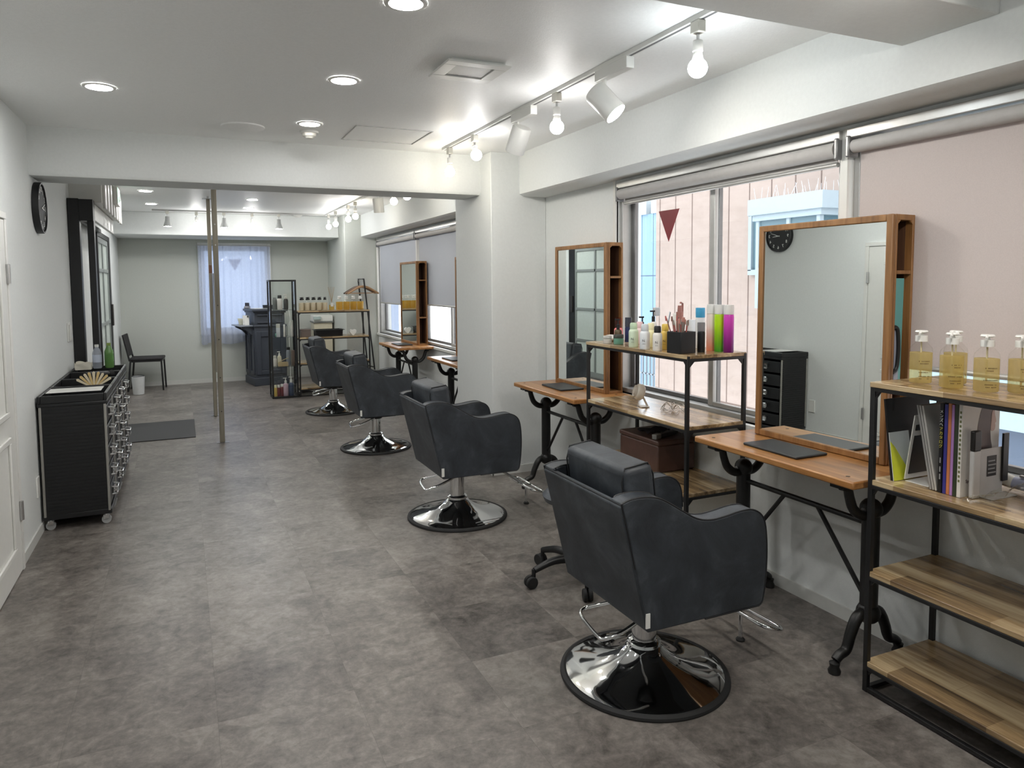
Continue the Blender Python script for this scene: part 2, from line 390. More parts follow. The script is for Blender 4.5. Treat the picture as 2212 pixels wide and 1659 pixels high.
for b in ((.27, YB+.05, .775, .31, YB+.08, 2.06), (1.18, YB+.05, .775, 1.22, YB+.08, 2.06), (.31, YB+.05, 2.0, 1.18, YB+.08, 2.06), (.31, YB+.05, .775, 1.18, YB+.08, .83)): m.box(*b)
sash = m.build('sash', 'alu', w, bevel=.003)
bx('pane', 'glass', (.305, YB+.063, .825, 1.185, YB+.067, 2.005), sash)

# doors
d = bpy.data.objects.new('door_1', None); COL.objects.link(d); struct(d)
X = XL
m = MB()
m.box(X, 4.415, 0, X+.018, 4.45, 1.84).box(X, 3.55, 0, X+.018, 3.585, 1.84).box(X, 3.55, 1.84, X+.018, 4.45, 1.875)
m.build('door_frame', 'trim', d, bevel=.003)
bx('door_leaf', 'trim', (X, 3.588, .004, X+.012, 4.412, 1.836), d, .002)
m = MB()
for z0, z1 in ((.14, .74), (.84, 1.70)):
    for b in ((3.74, z0, 4.26, z0+.03), (3.74, z1-.03, 4.26, z1), (3.74, z0+.03, 3.77, z1-.03), (4.23, z0+.03, 4.26, z1-.03)): m.box(X+.012, b[0], b[1], X+.024, b[2], b[3])
m.build('door_moulding', 'trim', d, bevel=.004)
for z in (.32, 1.56): MB().cyl((X+.02, 4.414, z-.05), (X+.02, 4.414, z+.05), .011).build('hinge', 'steel', d)
m = MB().tube([(X+.012, 3.66, .95), (X+.06, 3.66, .95), (X+.06, 3.76, .95)], .009); m.build('door_handle', 'steel', d)
# lattice sliding door in the far part of the left wall
d = bpy.data.objects.new('door_2', None); COL.objects.link(d); struct(d)
m = MB()
for b in ((8.72, 0, 8.78, 2.08), (9.93, 0, 10.11, 2.08), (8.78, 2.02, 9.93, 2.08)): m.box(X, b[0], b[1], X+.03, b[2], b[3])
m.build('door_frame', 'black', d, bevel=.003)
m = MB()
for b in ((8.78, .02, 8.82, 2.02), (9.89, .02, 9.93, 2.02), (9.32, .1, 9.36, 1.96), (8.82, .02, 9.89, .1), (8.82, 1.64, 9.89, 1.68), (8.82, 1.04, 9.89, 1.08), (8.82, .55, 9.89, .59), (8.82, 1.96, 9.89, 2.02)): m.box(X+.004, b[0], b[1], X+.022, b[2], b[3])
m.build('lattice', C('lattice_grey', 142, 148, 146), d, bevel=.002)
bx('frosted_panel', C('frosted_panel', 206, 216, 210, .25), (X+.001, 8.8, .05, X+.008, 9.9, 2.0), d)
bx('handle_plate', C('dark_bronze', 46, 42, 40), (X+.03, 9.97, 1.0, X+.05, 10.06, 1.26), d, .004)

# ------------------------------------------------------------------ outside
tile = None
def building_mat(name, c1, c2, line, w, h):
    m, nt, p = base(name); tc = nt.nodes.new('ShaderNodeTexCoord'); mp = nt.nodes.new('ShaderNodeMapping'); mp.inputs['Rotation'].default_value = (PI/2, 0, PI/2)
    br = nt.nodes.new('ShaderNodeTexBrick'); br.offset = 0
    sx = nt.nodes.new('ShaderNodeSeparateXYZ'); cx = nt.nodes.new('ShaderNodeCombineXYZ')
    nt.links.new(tc.outputs['Object'], sx.inputs[0]); nt.links.new(sx.outputs['Y'], cx.inputs['X']); nt.links.new(sx.outputs['Z'], cx.inputs['Y'])
    nt.links.new(cx.outputs[0], br.inputs['Vector'])
    br.inputs['Scale'].default_value = 1; br.inputs['Brick Width'].default_value = w; br.inputs['Row Height'].default_value = h; br.inputs['Mortar Size'].default_value = .011
    br.inputs['Color1'].default_value = c1; br.inputs['Color2'].default_value = c1; br.inputs['Mortar'].default_value = line
    n = noise(nt, coords(nt, (1, 1.5, 4)), 2.2, 6, .7)
    mx = nt.nodes.new('ShaderNodeMix'); mx.data_type = 'RGBA'; nt.links.new(ramp(nt, n, [(.35, (0, 0, 0, 1)), (.75, (1, 1, 1, 1))]), mx.inputs[0])
    mx.blend_type = 'MIX'; nt.links.new(br.outputs['Color'], mx.inputs[6]); mx2 = nt.nodes.new('ShaderNodeMix'); mx2.data_type = 'RGBA'; mx2.blend_type = 'MULTIPLY'; mx2.inputs[0].default_value = 1
    nt.links.new(br.outputs['Color'], mx2.inputs[6]); mx2.inputs[7].default_value = c2; nt.links.new(mx2.outputs[2], mx.inputs[7])
    nt.links.new(mx.outputs[2], p.inputs['Base Color']); p.inputs['Roughness'].default_value = .8; return m
M['pinktile'] = building_mat('pink_cladding', rgb(148, 133, 125), (.84, .82, .80, 1), rgb(98, 82, 75), .34, 3.2)
M['bluepanel'] = building_mat('blue_cladding', rgb(104, 130, 152), (.95, .95, .95, 1), rgb(54, 70, 90), .42, 1.6)
b = thing('building', 'pale pink clad building across the lane outside the windows', 'building', (6.0, 0, 0))
bx('wall', 'pinktile', (0, -7, -4, 4, 8.25, 7), b)
bay = bx('bay_window', C('bay_white', 142, 154, 162), (-.55, 4.95, 1.2, 0, 5.77, 1.62), b)
m = MB(); m.box(-.60, 4.88, 2.16, 0, 5.84, 2.32).box(-.57, 4.92, 2.10, 0, 5.80, 2.16)
for y in (4.95, 5.32, 5.73): m.box(-.55, y, 1.62, -.5, y+.04, 2.10)
m.box(-.05, 4.95, 1.62, 0, 4.99, 2.10)
m.build('bay_frame', 'bay_white', bay)
bx('bay_pane', C('bay_glass', 84, 106, 116, .1), (-.53, 4.98, 1.62, -.02, 5.74, 2.10), bay)
m = MB()
for i in range(12):
    for j in range(2):
        x, y = -.54+.3*j, 4.92+i*.079; m.cyl((x, y, 2.32), (x+random.uniform(-.04, .04), y+random.uniform(-.04, .04), 2.44), .004, .0015, 5)
m.build('bird_spikes', C('spike_pale', 186, 186, 190), bay)
for y0, y1 in ((6.0, 6.42), (4.45, 4.93)):
    m = MB(); m.box(-.05, y0, 1.60, 0, y0+.05, 2.24).box(-.05, y1-.05, 1.60, 0, y1, 2.24).box(-.05, y0, 2.22, 0, y1, 2.29).box(-.05, y0, 1.55, 0, y1, 1.61)
    fr = m.build('side_window', 'bay_white', b)
    bx('side_pane', 'bay_glass', (-.02, y0+.05, 1.61, -.01, y1-.05, 2.22), fr)
bx('shutter', C('shutter_blue', 54, 66, 84), (-.06, .6, -4, 0, 4.3, .30), b)
bx('shutter_box', C('shutter_pale', 130, 150, 158), (-.12, .5, .30, 0, 4.4, 1.0), b)
b2 = thing('building', 'light blue panelled building further back beside the pink one', 'building', (9.4, 0, 0))
bx('wall', 'bluepanel', (0, 11.2, -4, 4, 13.63, 2.95), b2)
m = MB()
for i in range(5): m.box(-.05, 11.3+i*.48, 2.95, .4, 11.6+i*.48, 3.25)
m.build('roof_unit', C('roof_grey', 150, 156, 160), b2)
fe = thing('fence', 'dark lattice fence low outside by the blue building', 'fence', (8.6, 10.2, -.8))
m = MB()
for i in range(24): m.bar((0, i*.12, -.8), (0, i*.12, 1.0), .03)
for z in (-.4, .0, .4, .8): m.bar((0, 0, z), (0, 2.8, z), .03)
m.build('lattice', C('fence_grey', 96, 104, 112), fe)
MB().bar((-.1, 1.05, -3), (-.1, 1.05, 1.0), .14).build('post', C('fence_post', 44, 48, 56), fe)
b3 = thing('building', 'white brick building seen through the sheer curtain of the back window', 'building', (0, 14.2, 0))
bx('wall', C('pale_brick', 128, 138, 158), (-3, 0, -4, 4, 1, 6), b3)

# ------------------------------------------------------------------ blinds and curtain
def blind(y0, y1, zb, label, rolled):
    t = thing('roller_blind', label, 'blind', (2.60, 0, 2.055), 0, 'roller blinds at the windows')
    bx('head_rail', 'alu', (-.02, y0-.01, .035, .02, y1+.01, .075), t, .004)
    MB().cyl((0, y0+.015, 0), (0, y1-.015, 0), .034 if rolled else .028, seg=20).build('roll', 'blindroll', t)
    bx('bracket', 'aludark', (-.03, y0-.008, -.045, .03, y0+.012, .045), t, .006)
    bx('bracket', 'aludark', (-.03, y1-.012, -.045, .03, y1+.008, .045), t, .006)
    bx('fabric', 'blindroll' if rolled else ('blindfar' if y0 > 6 else 'blind'), (.022, y0+.03, zb-2.055, .0235, y1-.03, -.01), t)
    MB().cyl((.022, y0+.03, zb-2.055), (.022, y1-.03, zb-2.055), .011).build('bottom_bar', 'alu', t)
    return t
blind(2.26, 3.97, 1.995, 'roller blind rolled right up over the near window with the red triangle', True)
blind(.34, 2.205, 1.15, 'pinkish roller blind pulled down behind the nearest shelf and mirror', False)
blind(8.44, 10.27, 1.21, 'lowered grey roller blind over the farthest window beside the coat rack', False)
blind(6.5, 8.39, 1.235, 'lowered roller blind just beyond the white pillar in the far room', False)
cur = thing('curtain', 'sheer white curtain over the window in the back wall', 'curtain', (0, YB-.068, 0))
MB().cyl((.2, .02, 2.075), (1.28, .02, 2.075), .009).build('curtain_rail', 'steel', cur)
def cpanel(x0, x1, n, zb, amp):
    def fn(u, v):
        z = 2.07 - v*(2.07-zb + .02*math.sin(u*9)); a = amp*(.5+v*.6)
        return (x0+(x1-x0)*u + .01*math.sin(u*n*4+v), .012*math.sin(u*n*2*PI)*a/.02, z)
    MB().grid(fn, 90, 14).build('curtain_panel', 'lace', cur)
cpanel(.22, .50, 6, .60, .03); cpanel(.50, 1.26, 9, .60, .02)
def triangle(name, label, loc, rot, s, mat):
    m = MB().prism([(-s/2, 0), (s/2, 0), (0, -s*.95)], 'y', -.0015, .0015)
    o = m.build(name, mat, loc=loc, rot=rot); tag(o, label, 'sign', 'fire access triangles on window glass')
triangle('triangle_sticker', 'red downward triangle sticker on the near window pane', (2.712, 3.60, 1.925), (0, 0, PI/2), .20, C('triangle_red', 132, 44, 52))
triangle('triangle_sticker', 'triangle sticker behind the curtain on the back window', (.745, YB+.055, 1.875), (0, 0, 0), .19, C('triangle_blue', 92, 84, 132))

# ------------------------------------------------------------------ ceiling fittings
def downlight(x, y, label):
    t = thing('downlight', label, 'ceiling light', (x, y, ZC), 0, 'recessed ceiling downlights')
    MB().lathe([(.060, -.001), (.060, -.006), (.074, -.005), (.077, -.0005)], seg=28, cap=False).build('trim_ring', 'white', t)
    MB().lathe([(.0005, -.004), (.060, -.004), (.060, -.001), (.0005, -.001)], seg=28).build('diffuser', 'down', t)
for x, y, l in ((.747, 2.49, 'round ceiling downlight nearest the camera at the top edge'), (.745, 3.537, 'round ceiling downlight beside the square vent'),
                (-.34, 4.108, 'round ceiling downlight nearest the left wall in the front room'), (.747, 4.565, 'round ceiling downlight beside the smoke detector'),
                (-.319, 8.43, 'left nearer ceiling downlight of the far room'), (-.314, 9.75, 'left farther ceiling downlight of the far room'),
                (.776, 8.88, 'right nearer ceiling downlight of the far room'), (.808, 9.87, 'right farther ceiling downlight of the far room'),
                (.747, .6, 'unseen downlight added for fill above and behind the camera'), (-.34, 2.4, 'downlight over the near left door'), (.4, -1.2, 'unseen downlight added for fill in the rear of the front room'),  # the ones at the camera and in the rear are added for extra light
                (.78, 7.0, 'downlight hidden behind the cross beam')):
    downlight(x, y, l)
t = thing('ceiling_vent', 'square white ceiling vent with grey mesh', 'vent', (1.23, 3.12, ZC))
m = MB()
for b in ((-.15, -.14, .15, -.085), (-.15, .085, .15, .14), (-.15, -.085, -.09, .085), (.09, -.085, .15, .085)): m.box(b[0], b[1], -.022, b[2], b[3], -.012)
m.box(-.13, -.12, -.014, .13, .12, 0)
m.build('frame', 'white', t, bevel=.003)
bx('mesh', C('vent_mesh', 150, 150, 148, bmp=.6, bscale=500), (-.09, -.085, -.019, .09, .085, -.013), t)
o = MB().lathe([(.0005, -.02), (.10, -.018), (.128, -.008), (.13, 0)], seg=36).build('speaker_cover', 'ceil', loc=(.378, 4.80, ZC)); tag(o, 'flat round cover on the ceiling left of the smoke detector', 'ceiling cover')
t = thing('smoke_detector', 'small white dome smoke detector before the cross beam', 'smoke detector', (.78, 4.80, ZC))
MB().lathe([(.0005, -.012), (.058, -.012), (.06, -.006), (.06, 0)], seg=28).build('base', 'white', t)
MB().lathe([(.0005, -.045), (.022, -.044), (.03, -.036), (.042, -.03), (.045, -.012)], seg=28).build('sensor', 'offwhite', t)
m = MB()
for b in ((1.02, 4.50, 1.52, 4.507), (1.02, 4.96, 1.52, 4.967), (1.02, 4.507, 1.027, 4.96), (1.513, 4.507, 1.52, 4.96)): m.box(b[0], b[1], ZC-.004, b[2], b[3], ZC)
struct(m.build('trim_7', 'alu'))

# ------------------------------------------------------------------ track lights
tr = thing('light_track', 'long white lighting track on the front ceiling toward the pillar', 'light track', (1.775, 0, ZC))
m = MB().box(-.0175, 1.83, -.02, .0175, 5.02, 0); m.build('rail', 'white', tr, bevel=.002)
bx('slot', C('slot_grey', 90, 90, 92), (-.006, 1.84, -.0206, .006, 5.0, -.0195), tr)
tr2 = thing('light_track', 'lighting track along the window side of the far room ceiling', 'light track', (1.90, 0, ZC))
m = MB().box(-.0175, 5.64, -.02, .0175, 10.42, 0); m.build('rail', 'white', tr2, bevel=.002)
tr3 = thing('light_track', 'lighting track across the far room before the back wall', 'light track', (0, 10.43, ZC))
m = MB().box(-.33, -.0175, -.02, 1.88, .0175, 0); m.build('rail', C('track_grey', 178, 178, 176), tr3, bevel=.002)
def bulb_lamp(x, y, zb, label, glow, tilt=0., grp='globe bulbs on the front track'):
    t = thing('track_bulb', label, 'track light', (x, y, ZC-.02), 0, grp)
    bx('adapter', 'offwhite', (-.017, -.025, -.045, .017, .025, 0), t, .004)
    MB().cyl((0, 0, -.045), (0, 0, -.08), .006).build('stem', 'steel', t)
    h = ZC-.02-zb; R = Matrix.Rotation(tilt, 3, 'X')
    def P(z): return R @ Vector((0, 0, z+.08)) + Vector((0, 0, -.08))
    s = MB()
    for p in [((.0225, -.08), (.0225, -h+.085))]:
        s.cyl(P(-.070), P(-h+.058), .0185, .0195, 18)
    so = s.build('socket', 'white', t, bevel=.003)
    MB().cyl(P(-h+.060), P(-h+.026), .016, .022, 18).build('bulb_neck', 'white', t)
    b = MB().sphere((0, 0, 0), .036, 20, 14); b.build('bulb', glow, t, loc=P(-h))
    return t
def spot_lamp(x, y, aim, label, on, grp='cylinder spots on the tracks', L=.15, R=.055, driver=True, dz=-.10, glow='spot'):
    t = thing('track_spot', label, 'track light', (x, y, ZC-.02), 0, grp)
    if driver: bx('driver_box', 'white', (-.02, -.15, -.05, .02, .11, 0), t, .003)
    else: bx('driver_box', 'offwhite', (-.016, -.03, -.04, .016, .03, 0), t, .003)
    a = Vector(aim).normalized(); c = Vector((0, .05 if driver else 0, dz-.05))
    MB().tube([(0, c.y, -.04), (0, c.y, dz-.02), c], .006).build('arm', 'white', t)
    q = a.to_track_quat('Z', 'Y').to_matrix()
    s = MB(); s.lathe([(.0005, -L/2), (R*.9, -L/2), (R, -L/2+.008), (R, L/2), (R*.93, L/2), (R*.9, L/2-.02), (.0005, L/2-.02)], seg=28)
    for v in s.bm.verts: v.co = q @ v.co + c
    s.build('shade', 'white', t)
    s = MB(); s.lathe([(.0005, 0), (R*.88, 0), (R*.88, .004), (.0005, .004)], seg=24)
    for v in s.bm.verts: v.co = q @ (v.co + Vector((0, 0, L/2-.018))) + c
    s.build('lens', glow if on else 'offwhite', t)
    return t
bulb_lamp(1.775, 2.19, 2.285, 'cool globe bulb on the front track nearest the camera', 'bulbcool')
bulb_lamp(1.775, 3.29, 2.285, 'globe bulb on the front track between the two spots', 'bulb')
bulb_lamp(1.775, 4.42, 2.315, 'tilted globe bulb on the front track beyond the white spot', 'bulb', -.5)
bulb_lamp(1.775, 4.90, 2.285, 'warm globe bulb at the pillar end of the front track', 'bulbwarm')
spot_lamp(1.775, 2.78, (.45, -.5, -.75), 'lit white cylinder spot aimed down at the windows', True)
spot_lamp(1.775, 3.70, (-.12, .6, -1.0), 'white cylinder spot turned away beside the pillar', True)
tr4 = thing('light_track', 'added unseen lighting track behind the camera over the rear of the front room', 'light track', (1.2, 0, ZC))  # added rear track, out of view, only carries the extra bulbs below
bx('rail', 'white', (-.0175, -2.2, -.02, .0175, 1.3, 0), tr4, .002)
tr5 = thing('light_track', 'short lighting track between the near ceiling beam and the camera', 'light track', (1.9, 0, ZC))
bx('rail', 'white', (-.0175, .1, -.02, .0175, 1.46, 0), tr5, .002)
spot_lamp(1.9, .95, (-.42, .80, -.95), 'spot just out of the picture aimed at the nearest chairs', True, glow='spotstrong')
for y, l in ((.9, 'added unseen globe bulb overhead just behind the near ceiling beam'), (-.3, 'added unseen globe bulb behind the camera on the rear track'), (-1.5, 'rearmost added unseen globe bulb behind the camera')): bulb_lamp(1.2, y, 2.285, l, 'bulb', 0, 'added fill bulbs on the rear track')  # unseen bulbs, added to brighten the near ceiling and right wall
G2 = 'lamps on the far tracks'
def shade_lamp(x, y, label):
    t = thing('track_spot', label, 'track light', (x, y, ZC-.02), 0, G2)
    bx('adapter', 'offwhite', (-.02, -.016, -.035, .02, .016, 0), t, .003)
    MB().cyl((0, 0, -.035), (0, 0, -.07), .007).build('stem', 'steel', t)
    MB().lathe([(.025, -.07), (.027, -.10), (.03, -.13), (.05, -.185), (.052, -.20), (.047, -.20), (.026, -.13), (.0005, -.12)], seg=24).build('shade', C('shade_grey', 150, 152, 150), t)
    MB().lathe([(.0005, -.198), (.04, -.196), (.045, -.185), (.0005, -.18)], seg=20).build('lens', 'down', t)
for x, l in ((-.15, 'leftmost shaded lamp on the far cross track'), (.54, 'middle shaded lamp on the far cross track right of the poles'), (1.25, 'rightmost shaded lamp on the far cross track')): shade_lamp(x, 10.43, l)
bulb_lamp(.20, 10.43, 2.285, 'left globe bulb on the far cross track', 'bulb', 0, G2)
bulb_lamp(.90, 10.43, 2.285, 'right globe bulb on the far cross track', 'bulb', 0, G2)
for y, l, g in ((10.25, 'farthest globe bulb on the far window side track', 'bulb'), (9.75, 'second farthest globe bulb on the far window side track', 'bulb'), (8.55, 'warm globe bulb on the far side track beyond the grey spot', 'bulbwarm'),
                (8.95, 'globe bulb just past the warm one on the far side track', 'bulb'), (6.85, 'warm globe bulb under the cross beam edge', 'bulbwarm'), (6.4, 'white globe bulb nearest the cross beam', 'bulb')):
    bulb_lamp(1.90, y, 2.285, l, g, 0, G2)
spot_lamp(1.90, 7.4, (.1, .1, -1), 'grey looking cylinder spot on the far side track', True)
o = MB().lathe([(.0005, -.035), (.03, -.03), (.06, -.008), (.065, 0)], seg=24).build('ceiling_dome', 'white', loc=(1.55, 10.70, ZC)); tag(o, 'flat white dome at the top of the back beam', 'ceiling cover')

# ------------------------------------------------------------------ left wall: black portal, fascia, clock, switches, exit sign
t = thing('door_portal', 'black door frame portal standing out from the left wall', 'door frame', (XL+.002, 6.80, 0))
bx('post', 'black', (0, 0, 0, .082, .10, 2.205), t, .003)
bx('post', 'black', (.135, .02, 0, .183, .12, 2.03), t, .003)
bx('header', 'black', (.082, 0, 2.025, .183, .14, 2.20), t, .003)
bx('track', 'black', (.03, .14, 2.05, .06, 2.0, 2.09), t)
fa = thing('fascia_board', 'white fascia board running back above the lattice door', 'fascia', (XL, 6.96, 0))
bx('board', 'trim', (.15, 0, 2.045, .178, 1.85, 2.185), fa, .003)
bx('soffit', 'trim', (0, 0, 2.16, .15, 1.85, 2.185), fa)
t = thing('duct_cover', 'ribbed white duct cover under the far ceiling above the lattice door', 'duct cover', (XL, 6.96, 0))
bx('body', 'white', (0, .0, 2.19, .24, 1.95, ZC), t, .004)
m = MB()
for i in range(7): m.box(.24, .06+i*.28, 2.15, .262, .20+i*.28, ZC-.01)
m.build('rib', 'trim', t, bevel=.004)
t = thing('exit_sign', 'green lit exit sign box on the ribbed duct cover', 'sign', (XL+.262, 8.0, 2.30))
bx('housing', 'white', (0, -.15, -.03, .035, .15, .14), t, .004)
bx('panel', 'exit', (.035, -.14, -.02, .037, .14, .13), t)
m = MB(); m.box(.037, -.03, .0, .0385, .03, .06).box(.037, -.02, .07, .0385, .02, .1).box(.037, .05, .02, .0385, .12, .035); m.build('running_figure', C('exit_green', 20, 120, 70), t)
cl = thing('wall_clock', 'round black wall clock with white numerals on the left wall', 'clock', (XL, 5.43, 1.992))
def turn(o): o.rotation_euler = (0, PI/2, 0); return o
cf = MB().lathe([(.0005, 0), (.158, 0), (.162, .004), (.162, .036), (.158, .04), (.150, .04), (.148, .030), (.0005, .030)], seg=48); 
turn(cf.build('case', 'black', cl))
turn(MB().lathe([(.0005, .0302), (.147, .0302), (.147, .031), (.0005, .031)], seg=40).build('dial', C('dial_black', 30, 31, 33, .6), cl))
for h in range(1, 13):
    a = 2*PI*h/12
    text('numeral', str(h), .044, 'white', cl, (.0325, .118*math.sin(a), .118*math.cos(a)), (PI/2, 0, PI/2))
def hand(name, ang, L, wd):
    m = MB().prism([(-wd, -.015), (wd, -.015), (wd*.5, L), (-wd*.5, L)], 'x', 0, .0015)
    m.build(name, 'white', cl, loc=(.034, 0, 0), rot=(-ang, 0, 0))
hand('hour_hand', 2*PI*3.2/12, .075, .004); hand('minute_hand', 2*PI*12/60, .105, .003)
t = thing('light_switch', 'white double light switch on the left wall before the black portal', 'switch', (XL, 6.52, 1.13))
bx('plate', 'white', (0, -.045, -.075, .012, .075, .075), t, .004)
bx('rocker', 'trim', (.012, -.035, -.06, .024, .0, .06), t, .003); bx('rocker', 'trim', (.012, .012, -.055, .022, .06, .05), t, .003)
t = thing('wall_outlet', 'white outlet low on the left wall behind the trolleys', 'outlet', (XL, 4.98, .30))
bx('plate', 'white', (0, -.035, -.06, .008, .035, .06), t, .002)

# ------------------------------------------------------------------ wooden partition posts
t = thing('partition_posts', 'pair of greyed wooden posts with slats between them', 'partition', (.292, 7.2, 0))
bx('post', 'pine', (-.0225, 0, .004, .0225, .04, ZC-.004), t, .002)
bx('post', 'pine', (-.019, 1.53, .004, .019, 1.57, ZC-.03), t, .002)
bx('batten', 'pine', (-.016, 1.47, .004, .012, 1.529, 1.62), t, .002)
bx('batten', 'pine', (.0225, 1.50, .50, .030, 1.56, 1.62), t, .002)
bx('wooden_block', C('block_brown', 120, 84, 62), (-.018, 1.475, 1.62, .014, 1.525, 1.71), t, .003)
for z in (.30, .62, .98, 1.3, 1.86, 2.05): MB().cyl((0, -.004, z), (0, .002, z), .006).build('bolt', 'steel' if z > 1.7 else C('bolt_dark', 70, 66, 60), t)
bx('foot_plate', 'aludark', (-.05, -.012, 0, .06, .05, .003), t); bx('foot_plate', 'aludark', (-.05, 1.52, 0, .05, 1.58, .003), t)
bx('top_plate', 'alu', (-.06, 1.50, ZC-.03, .06, 1.6, ZC-.024), t); MB().cyl((0, 1.55, ZC-.026), (0, 1.55, ZC), .012).build('jack_screw', 'steel', t)

# ------------------------------------------------------------------ drawer trolleys
def trolley():
    t = thing('drawer_trolley', 'black salon drawer trolley nearest the camera with a white sheet on top', 'trolley', (XL+.01, 5.04, 0), 0, 'black drawer trolleys along the left wall')
    Wd, D = .415, .37
    m = MB(); m.box(.012, 0, .10, D-.012, .012, .765)
    for i in range(30): m.box(.03, -.004, .112+i*.0215, D-.03, 0, .122+i*.0215)
    m.build('side_panel', 'black', t)
    bx('side_panel', 'black', (.012, Wd-.012, .10, D-.012, Wd, .765), t)
    bx('back_panel', 'black', (.004, .012, .10, .012, Wd-.012, .765), t)
    for x in (.006, D-.020):
        for y in (-.006, Wd-.008): bx('corner_strip', C('strip_grey', 142, 140, 134, .4, vary=.04), (x, y, .09, x+.014, y+.014, .765), t, .003)
    bx('base', 'black', (0, 0, .068, D, Wd, .10), t, .004)
    m = MB(); m.box(0, -.006, .765, D, Wd, .785)
    m.box(0, -.006, .785, .018, Wd, .832).box(D-.018, -.006, .785, D, Wd, .832).box(.018, -.006, .785, D-.018, .012, .832).box(.018, Wd-.016, .785, D-.018, Wd, .832)
    m.build('top_tray', 'black', t, bevel=.004)
    bx('tray_edge', 'steel', (D-.012, .0, .8325, D-.006, Wd-.004, .8345), t)
    for k, z in enumerate((.115, .245, .375, .505, .635)):
        dr = bx('drawer', 'black', (.05, .016, z, D-.008, Wd-.016, z+.108), t, .004)
        zc = z+.06; y0 = Wd/2
        m = MB()
        m.tube([(D-.008, y0-.05, zc+.024), (D+.022, y0-.05, zc+.018), (D+.022, y0+.05, zc+.018), (D-.008, y0+.05, zc+.024)], .006, 8)
        m.tube([(D-.008, y0-.05, zc-.024), (D+.018, y0-.05, zc-.024), (D+.018, y0+.05, zc-.024), (D-.008, y0+.05, zc-.024)], .006, 8)
        m.box(D-.004, y0-.045, zc-.026, D+.002, y0+.045, zc+.026)
        m.box(D+.017, y0-.055, zc-.026, D+.023, y0-.043, zc+.02).box(D+.017, y0+.043, zc-.026, D+.023, y0+.055, zc+.02)
        m.build('handle', 'chrome', dr)
    for x in (.035, D-.035):
        for y in (.04, Wd-.04):
            c = MB(); c.cyl((x, y, .045), (x, y, .068), .012); c.box(x-.016, y-.014, .030, x+.016, y-.010, .056); c.box(x-.016, y+.010, .030, x+.016, y+.014, .056)
            co = c.build('caster', 'chrome', t)
            MB().cyl((x, y-.009, .027), (x, y+.009, .027), .027, seg=20).build('wheel', C('clear_grey', 170, 172, 172, .15), co)
    return t
t0 = trolley()
for i, l in enumerate(('second black drawer trolley from the camera holding the fanned wooden clips', 'third black drawer trolley from the camera holding the black hair dryer', 'farthest black drawer trolley against the door portal holding two bottles')):
    dup(t0, (XL+.01, 5.04+.433*(i+1), 0), 0, l)
o = bx('paper_sheet', 'white', (-.150, -.10, 0, .150, .10, .002), loc=(-.645, 5.25, .834)); tag(o, 'white sheet lying on the nearest trolley top', 'paper')
t = thing('clip_fan', 'fan of pale wooden hair clips standing in the second trolley top', 'hair clips', (-.59, 5.72, .789))
for i in range(9):
    a = -1.0 + i*.25
    m = MB().prism([(-.004, 0), (.004, 0), (.009, .10), (0, .108), (-.009, .10)], 'y', -.002+.002*(i % 2), .002+.002*(i % 2))
    m.build('clip', C('clip_wood', 214, 188, 132) if i % 2 else C('clip_pale', 226, 214, 186), t, loc=(.004*(i-4), .004*(i % 3), .0), rot=(0, a, 0))
t = thing('hair_dryer', 'black hair dryer lying in the third trolley top', 'hair dryer', (-.60, 6.13, .822), .7)
MB().tube(curve([(-.10, 0, 0), (-.02, 0, .004), (.08, 0, 0)]), .032, 16, .024).build('barrel', 'black', t)
MB().tube([(-.03, 0, -.005), (-.02, -.10, -.012)], .018, 12).build('grip', 'black', t)
MB().lathe([(.026, 0), (.03, .03)], seg=16).build('nozzle', 'rubber', t, loc=(.08, 0, 0), rot=(0, PI/2, 0))
def crumple(cx, cy, w, d, h):
    def fn(u, v):
        a = 2*PI*u; rr = 1 + .06*math.sin(a*5+v*4); k = .86+.14*v
        return (cx + w/2*rr*k*max(-.9, min(.9, 1.3*math.cos(a))), cy + d/2*rr*k*max(-.9, min(.9, 1.3*math.sin(a))), h*v*(1+.16*math.sin(a*4)*v))
    return MB().grid(fn, 40, 6, True)
o = crumple(0, 0, .135, .10, .055).build('paper_bag', C('paper_white', 226, 222, 208, .8), loc=(-.735, 6.50, .834)); tag(o, 'crumpled white paper bag at the back of the farthest trolley', 'paper bag')
def pet(name, label, loc, body, cap, h, labelmat):
    t = thing(name, label, 'bottle', loc)
    r = .033
    MB().lathe([(.0005, .002), (r*.85, 0), (r, .008), (r, h*.62), (r*.95, h*.68), (.014, h*.88), (.013, h*.92)], seg=20).build('body', body, t)
    MB().cyl((0, 0, h*.90), (0, 0, h), .015, seg=16).build('cap', cap, t)
    MB().lathe([(r+.0006, h*.26), (r+.0006, h*.58)], seg=20, cap=False).build('sleeve', labelmat, t)
M['petclear'] = sheer('pet_clear', rgb(206, 212, 222), .35, .5, 30)
pet('water_bottle', 'clear bottle with white cap beside the green one on the farthest trolley', (-.645, 6.54, .834), 'petclear', 'white', .19, C('sleeve_pale', 196, 206, 224))
pet('tea_bottle', 'green tea bottle with green cap on the farthest trolley', (-.560, 6.54, .834), C('tea_green', 104, 146, 84, .25), C('cap_green', 132, 160, 76), .20, C('sleeve_green', 86, 132, 64))

